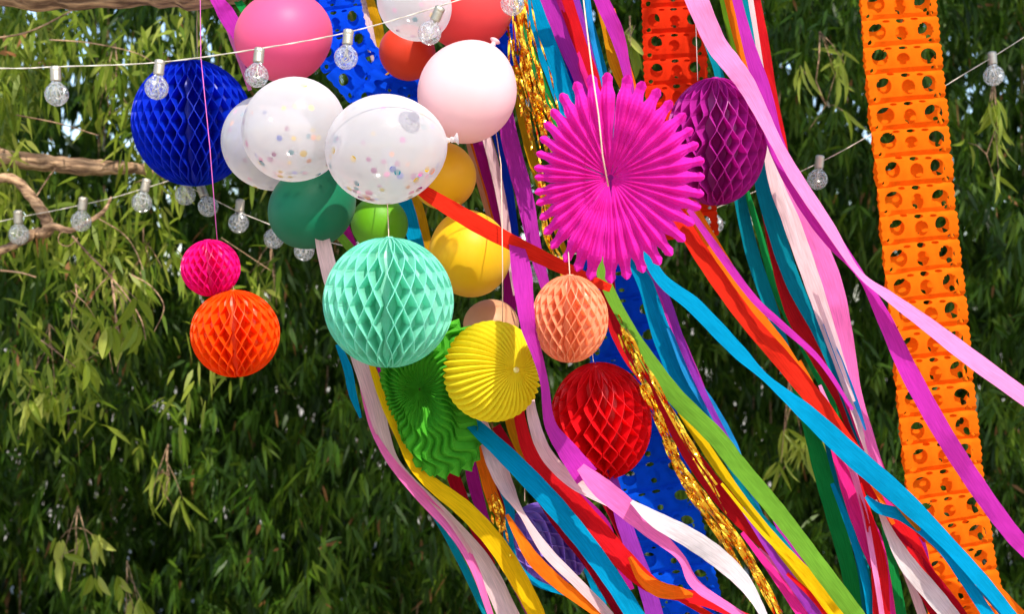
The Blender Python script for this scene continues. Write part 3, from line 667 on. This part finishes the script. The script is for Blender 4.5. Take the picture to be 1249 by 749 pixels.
S('violet streamer beside the thin blue one above the pink rosette', 'purple', 3.34, [(702, 0, 16), (716, 50, 14), (737, 110, 12), (755, 200, 12)])
S('royal blue streamer between magenta and red just above the pink rosette', 'blue', 3.38, [(660, -20, 14), (690, 60, 16), (706, 110, 16), (720, 180, 14)])
S('long cyan streamer slanting from under the pink rosette to the lower right corner', 'cyan', 3.02, [(712, 0, 12, .15), (728, 60, 14, .15), (742, 115, 14, .15), (768, 230, 16, .1), (798, 328, 18, .05), (848, 374, 24), (900, 428, 22), (935, 462, 12), (985, 505, 26), (1040, 556, 32), (1100, 608, 30), (1155, 662, 22), (1200, 712, 22), (1240, 760, 18)])
S('magenta streamer hanging from the top edge above the yellow orange one', 'magenta', 3.1, [(734, 0, 22), (752, 40, 22), (764, 85, 14), (775, 140, 10)])
S('short yellow orange streamer poking out above the pink rosette', 'mustard', 3.14, [(722, -30, 14), (738, 30, 12), (752, 75, 24), (770, 120, 20), (780, 170, 12)])
S('lime green streamer curving from behind the rosette to the bottom edge', 'lime', 3.06, [(648, 60, 14, .3), (668, 125, 14, .3), (705, 230, 16, .2), (735, 335, 18, .1), (767, 400, 18), (795, 445, 24), (825, 485, 27), (873, 533, 28), (900, 567, 27), (942, 617, 27), (968, 650, 26), (1005, 700, 27), (1042, 749, 27), (1052, 765, 27)])
S('dark olive streamer beside the gold tinsel under the blue garland end', 'olive', 3.36, [(636, 20, 14), (652, 80, 14), (676, 130, 16), (700, 200, 14)])
S('yellow streamer showing along the underside of the lime green one', 'yellow', 3.12, [(805, 460, 5), (832, 505, 10), (852, 533, 15), (876, 569, 16), (910, 615, 12), (945, 660, 16), (978, 700, 27), (1010, 736, 30), (1030, 765, 30)])
# --- under the pale pink balloon
S('dark plum streamer dropping below the pale pink balloon', 'plum', 3.34, [(570, 120, 16), (590, 190, 22), (608, 250, 24), (622, 320, 22), (618, 400, 20), (590, 500, 22), (578, 570, 26), (595, 630, 26), (622, 690, 24), (650, 749, 20)])
S('blush streamer in front of the plum one below the pale pink balloon', 'blush', 3.28, [(585, 140, 12), (600, 190, 15), (613, 250, 14), (622, 310, 12), (630, 360, 10)])
S('narrow blue streamer right of the blush one below the pale pink balloon', 'blue', 3.3, [(600, 150, 10), (615, 200, 12), (624, 260, 14), (632, 320, 8)])
S('magenta streamer hanging between blue streamer and gold tinsel below the pale balloon', 'magenta', 3.24, [(612, 110, 20), (622, 170, 26), (640, 240, 26), (652, 300, 20), (668, 360, 14)])
S('mustard streamer hanging beneath the gold tinsel left of the rosette', 'mustard', 3.33, [(625, 80, 14), (640, 150, 18), (652, 200, 16), (668, 250, 10), (690, 310, 8)])
S('peach streamer between the mustard balloon and plum streamer', 'peach', 3.38, [(560, 120, 10), (578, 190, 14), (596, 250, 16), (610, 300, 10)])
S('red orange streamer crossing in front of the yellow balloons', 'redorange', 2.96, [(500, 222, 14, .12), (530, 242, 22), (580, 272, 26), (625, 296, 24), (665, 316, 22), (712, 338, 18, .06), (745, 352, 12, .1)])
S('orchid pink streamer falling past the peach ball and fluttering right below the red ball', 'magenta', 2.93, [(628, 290, 20, .1), (636, 330, 29, -.1), (640, 366, 25, -.2), (645, 400, 21, -.23), (655, 432, 15, -.2), (664, 467, 12, -.15), (671, 517, 17, -.05), (692, 550, 30), (716, 582, 38)])
S('light pink stretch of streamer joining the orchid and the white ones', 'pink', 2.90, [(708, 570, 14), (730, 592, 30), (760, 617, 32), (795, 648, 24), (830, 680, 12), (850, 715, 16), (905, 752, 12)])
S('white streamer fluttering across the lower blue garland', 'white', 2.88, [(770, 612, 6), (800, 634, 24), (840, 656, 30), (875, 680, 30), (905, 708, 24), (925, 738, 14), (940, 770, 12)])
S('blush streamer curving between the red and orchid streamers under the lantern', 'blush', 2.98, [(645, 470, 10, .1), (650, 510, 17), (665, 552, 20), (695, 585, 20), (730, 606, 16), (765, 625, 8)])
S('wide red streamer curving from the lantern towards the bottom centre', 'red', 3.03, [(630, 470, 14, .1), (636, 520, 18), (652, 562, 24), (690, 605, 34), (735, 655, 34), (775, 700, 26), (805, 722, 16), (850, 730, 20), (905, 752, 14)])
S('short orange twist in the wide red streamer near the bottom', 'orange', 2.99, [(768, 680, 6), (784, 706, 18), (806, 720, 24), (830, 724, 18), (845, 727, 6)])
S('mustard streamer between the cyan and wide red ones under the lantern', 'mustard', 3.07, [(615, 470, 18, .1), (630, 530, 22), (655, 575, 20), (690, 620, 18), (725, 670, 16), (760, 725, 12), (775, 760, 10)])
S('cyan streamer slanting from under the yellow lantern to bottom centre', 'cyan', 3.0, [(530, 425, 12, .2), (545, 478, 14, .12), (575, 515, 22, .05), (620, 558, 28), (670, 610, 31), (712, 660, 30), (750, 712, 28), (780, 760, 28)])
S('dark red streamer showing beneath the slanting cyan one', 'darkred', 3.1, [(605, 520, 14, .05), (655, 600, 15, -.02), (686, 646, 17, -.06), (722, 690, 20, -.03), (770, 765, 24)])
S('blush streamer crossing the front of the lavender ball', 'blush', 3.05, [(585, 510, 18, .1), (603, 560, 28), (618, 595, 24), (636, 626, 9, -.04), (666, 672, 16, -.06), (705, 712, 15, -.04), (740, 748, 15), (750, 765, 14)])
S('orange streamer hanging right under the green fan', 'orange', 3.12, [(575, 520, 16), (590, 570, 18), (602, 610, 20), (618, 640, 14), (628, 660, 6)])
S('orange streamer sweeping under the lavender ball', 'orange', 3.03, [(618, 628, 5), (634, 656, 14, -.04), (652, 684, 20, -.06), (684, 714, 19, -.04), (725, 745, 15), (750, 768, 12)])
S('cyan streamer curling around the left of the lavender ball', 'cyan', 3.09, [(610, 590, 10), (622, 622, 14), (620, 655, 15), (628, 688, 15), (655, 712, 10), (700, 728, 8), (745, 752, 6)])
S('olive streamer between the plum and the orange one under the green fan', 'olive', 3.2, [(570, 500, 12), (590, 580, 14), (602, 630, 14), (614, 670, 10), (630, 720, 8)])
S('dark red streamer hanging under the left of the green fan', 'darkred', 3.24, [(540, 540, 16), (556, 590, 20), (575, 635, 16), (600, 690, 12)])
S('dark red streamer between orange and cyan left of the lavender ball', 'darkred', 3.16, [(600, 560, 10), (612, 605, 12), (618, 650, 14), (616, 690, 12)])
S('cyan streamer showing in the gap at bottom centre by the dark red one', 'cyan', 3.18, [(690, 640, 10), (716, 690, 16), (730, 725, 16), (742, 765, 12)])
# --- left outer bundle
S('blush streamer along the left of the mint ball down to the bottom', 'blush', 3.12, [(385, 240, 16), (397, 310, 24), (414, 370, 26), (437, 430, 27), (456, 488, 28), (469, 535, 20), (490, 572, 9), (548, 632, 12), (590, 688, 26), (622, 755, 32)])
S('pink streamer on the outer left edge of the lower bundle', 'pink', 3.09, [(436, 440, 4, .06), (442, 480, 4, .03), (452, 518, 6), (466, 546, 10), (484, 572, 14), (518, 610, 18), (552, 648, 16), (578, 692, 13), (600, 755, 9)])
S('yellow streamer beside the green fan running down to the bottom', 'yellow', 3.06, [(448, 430, 6), (460, 465, 12), (473, 500, 14), (489, 535, 14), (504, 568, 14), (530, 593, 22), (568, 623, 27), (603, 661, 28), (629, 701, 28), (650, 740, 26), (660, 765, 26)])
S('thin teal streamer trailing outermost at lower left of the bundle', 'teal', 3.14, [(500, 592, 4), (532, 632, 9), (562, 685, 11), (588, 740, 10), (600, 770, 8)])
S('lime streamer edge at bottom left of the bundle', 'lime', 3.17, [(550, 665, 6), (580, 710, 12), (608, 765, 12)])
S('short cyan streamer fold poking out left of the blush streamer', 'cyan', 3.2, [(412, 420, 8), (424, 450, 13), (430, 480, 12), (440, 510, 4)])
S('cyan streamer between the lime and mustard balloons', 'cyan', 3.42, [(470, 180, 16), (492, 240, 22), (506, 290, 22), (520, 340, 16)])
S('gold ochre streamer right of the cyan one above the mint ball', 'mustard', 3.46, [(490, 190, 12), (510, 250, 14), (522, 300, 14), (540, 370, 12), (560, 440, 10)])
S('plum streamer glimpsed left of the lime balloon', 'plum', 3.44, [(400, 230, 12), (425, 290, 16), (445, 350, 14), (470, 480, 10)])
S('lime streamer glimpsed beneath the lime balloon', 'lime', 3.41, [(400, 270, 10), (425, 300, 13), (445, 325, 10)])
# --- top left
S('magenta streamer at the top left beside the rose balloon', 'magenta', 3.24, [(262, -5, 18), (278, 20, 26), (295, 52, 18), (310, 100, 8)])
S('light pink streamer edge just left of the rose balloon', 'lightpink', 3.28, [(268, 5, 8), (284, 45, 12), (294, 75, 9), (305, 110, 6)])
S('green streamer above the rose balloon at the top edge', 'green', 3.38, [(278, -20, 10), (295, 8, 12), (318, 40, 10)])
S('blush streamer left of the small red orange balloon', 'blush', 3.46, [(440, -5, 14), (447, 30, 18), (458, 75, 12), (470, 120, 8)])
S('mustard streamer just left of the small red orange balloon', 'mustard', 3.48, [(450, -5, 12), (460, 30, 16), (466, 60, 14), (480, 110, 10)])
S('teal streamer behind the clear balloon at the top edge', 'teal', 3.5, [(470, -10, 16), (480, 20, 16), (492, 60, 12)])
# --- right bundle
S('long pink streamer sweeping from the top centre to the right edge', 'lightpink', 2.98, [(848, -5, 34), (872, 50, 32), (891, 76, 31), (910, 102, 28), (929, 138, 22), (948, 176, 18), (972, 218, 20), (1010, 275, 18), (1047, 332, 9), (1085, 362, 16), (1130, 395, 22), (1185, 437, 26), (1260, 492, 24)])
S('long magenta streamer crossing the pink one and falling over the orange garland', 'magenta', 3.02, [(898, -5, 14), (912, 50, 18), (930, 110, 26), (948, 180, 26), (978, 238, 28), (1012, 288, 26), (1050, 336, 12), (1078, 388, 22), (1108, 452, 28), (1150, 528, 28), (1195, 598, 28), (1235, 652, 26), (1262, 680, 24)])
S('orange streamer at the top right of the purple ball', 'orange', 3.3, [(888, -5, 14), (902, 50, 16), (918, 100, 14), (932, 150, 10), (940, 220, 8)])
S('dark olive streamer beside the orange one right of the purple ball', 'olive', 3.36, [(880, -5, 8), (892, 50, 8), (908, 110, 8)])
S('teal streamer running from the top past the purple ball into the right bundle', 'teal', 3.22, [(908, -5, 8), (918, 50, 12), (928, 120, 12), (928, 210, 22), (946, 280, 26), (968, 345, 24), (998, 405, 18), (1024, 460, 20), (1048, 520, 24), (1070, 580, 16)])
S('red streamer at the right edge of the top bundle above the purple ball', 'red', 3.34, [(922, -5, 12), (932, 50, 14), (943, 115, 12), (958, 190, 10), (962, 260, 8)])
S('blush streamer between teal and broad pink in the right bundle', 'blush', 3.16, [(915, -5, 8), (928, 80, 8), (942, 205, 20), (965, 270, 26), (988, 335, 26), (1008, 395, 22), (1028, 455, 16), (1048, 520, 10), (1062, 565, 5)])
S('broad pink streamer on the outer right of the right bundle', 'pink', 3.19, [(940, 180, 10), (960, 225, 18), (990, 280, 26), (1015, 345, 30), (1030, 410, 26), (1044, 480, 18), (1062, 540, 16), (1078, 590, 12)])
S('magenta streamer under the long cyan one right of centre', 'hotpink', 3.21, [(1030, 480, 10), (1048, 515, 20), (1065, 560, 22), (1090, 620, 20), (1120, 680, 16), (1135, 730, 8)])
S('teal streamer straight below the purple ball', 'teal', 3.27, [(848, 10, 8), (862, 50, 10), (878, 95, 14), (890, 180, 16), (902, 240, 18), (918, 310, 21), (940, 375, 20), (960, 430, 12)])
S('dark green streamer along the teal one below the purple ball', 'green', 3.31, [(900, 200, 8), (925, 280, 10), (945, 350, 12), (975, 410, 16), (1005, 470, 16), (1025, 530, 12)])
S('red streamer between the teal ones in the right bundle', 'red', 3.25, [(925, 220, 8), (948, 320, 18), (972, 385, 30), (1005, 440, 34), (1030, 495, 20), (1050, 560, 14)])
S('maroon streamer sliver beside the blush one in the right bundle', 'darkred', 3.24, [(950, 240, 4), (975, 320, 7), (1000, 390, 6), (1022, 440, 3)])
S('skyblue streamer narrow beside the broad pink one lower down', 'skyblue', 3.14, [(1005, 395, 3), (1022, 435, 9), (1042, 485, 8), (1056, 525, 3)])
S('orange streamer from behind the rosette beside the red one', 'orange', 3.13, [(815, 200, 14), (848, 262, 20), (880, 315, 20), (918, 375, 16), (955, 425, 18), (985, 470, 10)])
S('long red streamer from behind the rosette down to the right bundle', 'redorange', 3.08, [(800, 215, 16), (838, 282, 24), (872, 335, 26), (912, 390, 26), (955, 440, 28), (1000, 495, 28), (1035, 545, 26), (1085, 600, 18), (1130, 660, 10)])
S('narrow magenta streamer crossing the orange one right of the rosette', 'magenta', 3.05, [(840, 255, 8), (880, 312, 12), (920, 365, 11), (955, 398, 11), (1000, 440, 8), (1040, 500, 5)])
S('green streamer dropping from the long cyan one to the bottom', 'green', 3.28, [(968, 470, 8), (985, 515, 18), (1002, 570, 28), (1018, 630, 26), (1034, 690, 24), (1048, 760, 24)])
S('teal streamer beside the dropping green one', 'teal', 3.24, [(1000, 500, 6), (1014, 560, 10), (1036, 630, 14), (1052, 690, 18), (1060, 760, 16)])
S('hot pink streamer dropping under the long cyan one', 'hotpink', 3.18, [(1008, 510, 8), (1024, 555, 22), (1042, 610, 30), (1064, 665, 34), (1078, 710, 22), (1088, 765, 18)])
S('red streamer at the bottom edge right of the hot pink one', 'red', 3.15, [(1048, 590, 8), (1062, 640, 14), (1072, 690, 24), (1076, 765, 26)])
S('red streamer under the orange one at lower right', 'red', 3.20, [(1030, 560, 14), (1065, 595, 26), (1100, 640, 28), (1125, 685, 20), (1150, 730, 14)])
S('white streamer at the bottom right beside the green one', 'white', 3.1, [(1068, 610, 4), (1085, 650, 14), (1108, 690, 26), (1140, 728, 28), (1170, 765, 26)])
S('blush streamer at the bottom edge left of the white one', 'blush', 3.17, [(1095, 680, 4), (1112, 715, 12), (1130, 765, 14)])
S('darker red streamer in front of the blush one at bottom right', 'darkred', 3.14, [(1098, 675, 5), (1120, 712, 14), (1150, 765, 16)])
S('green streamer at the bottom edge left of the white streamer', 'green', 3.23, [(1078, 640, 8), (1088, 690, 16), (1100, 765, 20)])
S('orange streamer under the long cyan one running into the lower right corner', 'orange', 3.07, [(1075, 590, 8), (1110, 630, 14), (1155, 675, 18), (1205, 715, 24), (1250, 760, 24)])
S('small cyan streamer looping across the lower right bundle', 'cyan', 3.04, [(1056, 606, 6), (1072, 620, 16), (1105, 632, 18), (1145, 668, 10), (1175, 705, 16), (1215, 765, 18)])
S('magenta streamer glimpsed behind the small cyan loop at lower right', 'magenta', 3.26, [(1080, 590, 16), (1105, 625, 20), (1125, 670, 14), (1132, 700, 8)])
S('purple streamer hanging over the lower blue garland', 'purple', 3.15, [(742, 560, 10), (756, 620, 22), (772, 670, 24), (790, 720, 26), (802, 765, 26)])
S('pink streamer at the bottom edge between tinsel and yellow streamer', 'pink', 3.2, [(925, 670, 6), (950, 700, 18), (975, 735, 22), (1000, 770, 20)])
S('teal streamer sliver along the lime green one near the bottom', 'teal', 3.16, [(885, 560, 8), (920, 620, 10), (955, 660, 8), (990, 710, 6)])

S('thin blush streamer sliver over the teal one in the right bundle', 'blush', 3.12, [(950, 220, 5), (985, 330, 7), (1015, 415, 7), (1042, 490, 4)])
S('thin light pink streamer line down the lower right bundle', 'lightpink', 3.13, [(1000, 470, 5), (1028, 540, 10), (1052, 615, 9), (1068, 700, 8), (1078, 765, 8)])
S('thin orange streamer under the crossing of the cyan and red ones at right', 'orange', 3.15, [(975, 440, 6), (1015, 515, 9), (1060, 582, 9), (1090, 640, 6)])
S('thin cyan streamer line left of the bottom red one at lower right', 'cyan', 3.16, [(1015, 590, 6), (1040, 655, 11), (1056, 710, 12), (1064, 765, 11)])
S('purple streamer between the pink and yellow ones at the bottom right of centre', 'purple', 3.09, [(905, 620, 6), (945, 680, 12), (985, 735, 18), (1005, 765, 18)])
S('hot pink streamer beside the red one at the bottom right of centre', 'hotpink', 3.08, [(905, 650, 6), (940, 695, 12), (975, 745, 16), (990, 768, 16)])
S('thin red streamer under the yellow one at the bottom right', 'red', 3.05, [(960, 700, 5), (990, 728, 8), (1020, 765, 9)])
S('plum streamer in the shade below the wide red one', 'plum', 3.13, [(700, 600, 12), (735, 640, 20), (752, 680, 14), (770, 720, 10)])
S('red orange streamer running along the wide red one at bottom centre', 'redorange', 3.06, [(672, 585, 8), (718, 632, 14), (762, 676, 16), (800, 712, 12), (850, 742, 10)])
S('dark red streamer in the shade right of the wide red one', 'darkred', 3.16, [(725, 590, 14), (748, 625, 18), (764, 665, 14), (772, 700, 8)])
S('thin skyblue streamer over the teal one at the top above the rosette', 'skyblue', 3.08, [(716, -5, 9), (722, 40, 8), (732, 85, 6), (738, 115, 4)])
S('green streamer left of the wide cyan one at the top', 'green', 3.2, [(636, 20, 8), (650, 70, 12), (672, 130, 12), (695, 185, 8)])
S('thin orange streamer beside the yellow orange one above the rosette', 'orange', 3.12, [(748, 10, 5), (760, 60, 9), (774, 110, 9), (786, 160, 6)])
S('thin hot pink streamer beside the red one at the top above the rosette', 'hotpink', 3.28, [(680, -5, 8), (700, 55, 9), (722, 115, 8), (735, 170, 6)])
S('hot pink streamer between plum and blush ones below the pale balloon', 'hotpink', 3.31, [(580, 130, 6), (600, 195, 9), (616, 255, 9), (630, 330, 9)])
S('thin orange streamer left of the plum one below the pale balloon', 'orange', 3.35, [(568, 150, 6), (586, 205, 8), (602, 262, 8), (614, 320, 5)])
S('thin violet streamer alongside the cyan one under the rosette', 'purple', 3.18, [(770, 300, 8), (806, 350, 12), (832, 420, 12), (858, 480, 10), (892, 545, 8), (930, 600, 5)])
S('skyblue streamer layered on the cyan one right of the lime streamer', 'skyblue', 3.2, [(815, 400, 6), (840, 455, 16), (868, 500, 20), (893, 545, 18), (912, 590, 8), (930, 630, 4)])
S('thin yellow streamer line beside the lime one at bottom', 'yellow', 3.04, [(880, 590, 4), (925, 645, 6), (968, 690, 8), (1010, 745, 8), (1025, 765, 8)])
S('thin dark red streamer on the right of the broad white one at bottom right', 'darkred', 3.19, [(1085, 640, 6), (1120, 680, 10), (1160, 730, 12), (1185, 765, 12)])
S('skyblue streamer edge just under the long cyan one at lower right', 'skyblue', 3.09, [(1000, 528, 4), (1050, 575, 10), (1105, 625, 10), (1150, 668, 9), (1210, 735, 8), (1235, 765, 8)])

# ------------------------------------------------------------------ gold tinsel
def tinsel(label, Y, pts, width, n, seed, curl=1.0):
    rn = random.Random(seed); root = empty('tinsel', P(pts[0][0], pts[0][1], Y)); tag(root, label, 'tinsel', 'gold foil tinsel strands')
    b = MB()
    for k in range(n):
        off = rn.gauss(0, .33) * width; t0 = rn.uniform(0, .25); t1 = rn.uniform(.65, 1); sp = spline(pts, 16); m = len(sp)
        i0 = int(t0 * m); i1 = int(t1 * m); ph = rn.uniform(0, 6); vs = []; fs = []; dep = rn.gauss(0, .012); fr = rn.uniform(.12, .35); wob = rn.uniform(.03, .12) * width
        wd = rn.uniform(1.8, 4.0); tw_ = rn.uniform(.12, .34); c = 0
        for i in range(i0, i1):
            p = sp[i]; q = sp[min(i + 1, m - 1)]; t = np.array([q[0] - p[0], q[1] - p[1]]); t = t / (np.linalg.norm(t) + 1e-9); pe = (-t[1], t[0])
            o = off * (1 + .6 * (i / m)) + wob * math.sin(i * fr + ph); a = ph + i * tw_ * curl
            ce = P(p[0] + pe[0] * o, p[1] + pe[1] * o, Y + dep + .006 * math.sin(i * .4 + ph)); h = px(wd, Y) / 2
            w_ = Vector((math.cos(a) * pe[0], math.sin(a), -math.cos(a) * pe[1])) * h
            vs += [ce - w_ - root.location, ce + w_ - root.location]; c += 1
        for i in range(c - 1): fs.append((2 * i, 2 * i + 1, 2 * i + 3, 2 * i + 2))
        b.add(vs, fs)
    o = link('foil_strands', b.mesh('foil_strands'), M_GOLD, root, smooth=False); o['kind'] = 'stuff'
tinsel('gold foil tinsel tassel hanging between the blue garland loop and the rosette', 3.14, [(628, -20), (636, 50), (648, 105), (660, 150), (672, 195)], 20, 34, 1)
tinsel('long gold foil tinsel strand running down beside the red streamer', 3.05, [(756, 400), (776, 445), (792, 483), (814, 533), (829, 568), (861, 610), (900, 661), (930, 711), (958, 765), (975, 800)], 7, 18, 2)
tinsel('second gold foil tinsel strand at bottom right of the blue garland', 3.1, [(806, 530), (828, 580), (850, 615), (882, 661), (905, 705), (932, 760), (948, 800)], 6, 13, 3)
tinsel('thin gold foil strand on the lime green streamer', 3.0, [(752, 385), (775, 425), (800, 470), (840, 540), (870, 590), (900, 640)], 9, 6, 4)
tinsel('small gold foil strand left of the lavender ball', 3.08, [(600, 600), (608, 625), (612, 650), (618, 685)], 10, 10, 5)
tinsel('gold foil strand glinting left of the rosette above the peach ball', 3.12, [(655, 180), (660, 230), (668, 290), (690, 340), (700, 370)], 10, 7, 6)

# ------------------------------------------------------------------ string lights
def bulb_meshes():
    g = MB(); r = 1.0
    prof = [(.001, -1.0)] + [(math.sin(a) * r, -math.cos(a) * r) for a in [i * math.pi / 14 for i in range(1, 12)]] + [(.42, .98), (.36, 1.15), (.36, 1.3)]
    g.lathe(prof, 24); gm = g.mesh('bulb_glass'); gm.materials.append(M_GLASS); gm.polygons.foreach_set('use_smooth', [True] * len(gm.polygons))
    c = MB(); pr = [(.38, 1.12)]
    for i in range(5): pr += [(.47, 1.2 + i * .16), (.40, 1.28 + i * .16)]
    pr += [(.44, 2.0), (.44, 2.3), (.3, 2.4), (.001, 2.42)]; c.lathe(pr, 16); cm = c.mesh('bulb_cap'); cm.materials.append(M_SILVER); cm.polygons.foreach_set('use_smooth', [True] * len(cm.polygons))
    f = MB(); f.tube([(.1, 0, 1.2), (.16, 0, .4), (.32, .1, -.1), (.1, .3, -.35), (-.2, .2, -.2), (-.32, -.1, .1), (-.12, 0, .5), (-.1, 0, 1.2)], .045, 5)
    f.tube([(0, 0, 1.2), (0, 0, .3), (.2, -.3, -.2), (-.2, -.2, -.5), (-.4, .1, -.1)], .04, 5)
    fm = f.mesh('filament'); fm.materials.append(M_SILVER); return gm, cm, fm
BG, BC, BF = bulb_meshes()
def lights(label, cordpts, bulbs, Y, r=14.5, mat=None):
    root = empty('string_lights', P(cordpts[0][0], cordpts[0][1], cordpts[0][2] if len(cordpts[0]) > 2 else Y)); tag(root, label, 'string lights', 'strings of clear globe lights')
    b = MB(); sp = spline([(p + (Y,) if len(p) < 3 else p) for p in cordpts], 10); base = [P(*p) - root.location for p in sp]
    for ph in (0, math.pi):   # two twisted cores
        b.tube([v + Vector((0, math.cos(i * 1.1 + ph), math.sin(i * 1.1 + ph))) * .0007 for i, v in enumerate(base)], .0009, 5)
    link('cord', b.mesh('cord'), mat or M_CORD, root)
    for (x, y, til) in bulbs:
        Yb = Y; best = min(sp, key=lambda p: abs(p[0] - x)); Yb = best[2]
        s = px(r, Yb); o = bpy.data.objects.new('bulb', BG); COL.objects.link(o); o.parent = root
        o.location = P(x, y, Yb) - root.location; o.scale = (s, s, s); o.rotation_euler = (.12 * math.sin(x), til + .12 * math.sin(x * 1.7), x)
        for nm, me in (('bulb_cap', BC), ('filament', BF)):
            c = bpy.data.objects.new(nm, me); COL.objects.link(c); c.parent = o
lights('front string of clear globe lights crossing the balloons at upper left', [(-200, 78), (0, 83), (70, 81), (190, 76), (310, 60), (420, 40), (520, 12), (620, -22), (760, -80)],
       [(69, 115, .05), (191, 107, 0), (313, 92, .1), (422, 70, -.08), (524, 40, -.35), (625, 4, .1)], 2.68)
lights('left string of clear globe lights running to the blue ball', [(-250, 325), (0, 270), (70, 256), (130, 243), (165, 233), (215, 217), (240, 205)],
       [(23, 286, 0), (99, 270, .2), (173, 247, -.1)], 4.1, 12.5)
lights('rear string of clear globe lights passing behind the whole cluster', [(205, 215), (255, 240), (300, 262), (380, 290), (520, 318), (650, 318), (780, 290), (870, 255), (985, 205), (1060, 165), (1155, 103), (1249, 45), (1420, -70)],
       [(226, 238, .1), (254, 252, .6), (291, 272, .3), (334, 291, .2), (371, 306, .1), (656, 333, 0), (870, 274, 0), (997, 219, .1), (1212, 92, -.05)], 3.7, 12.5)
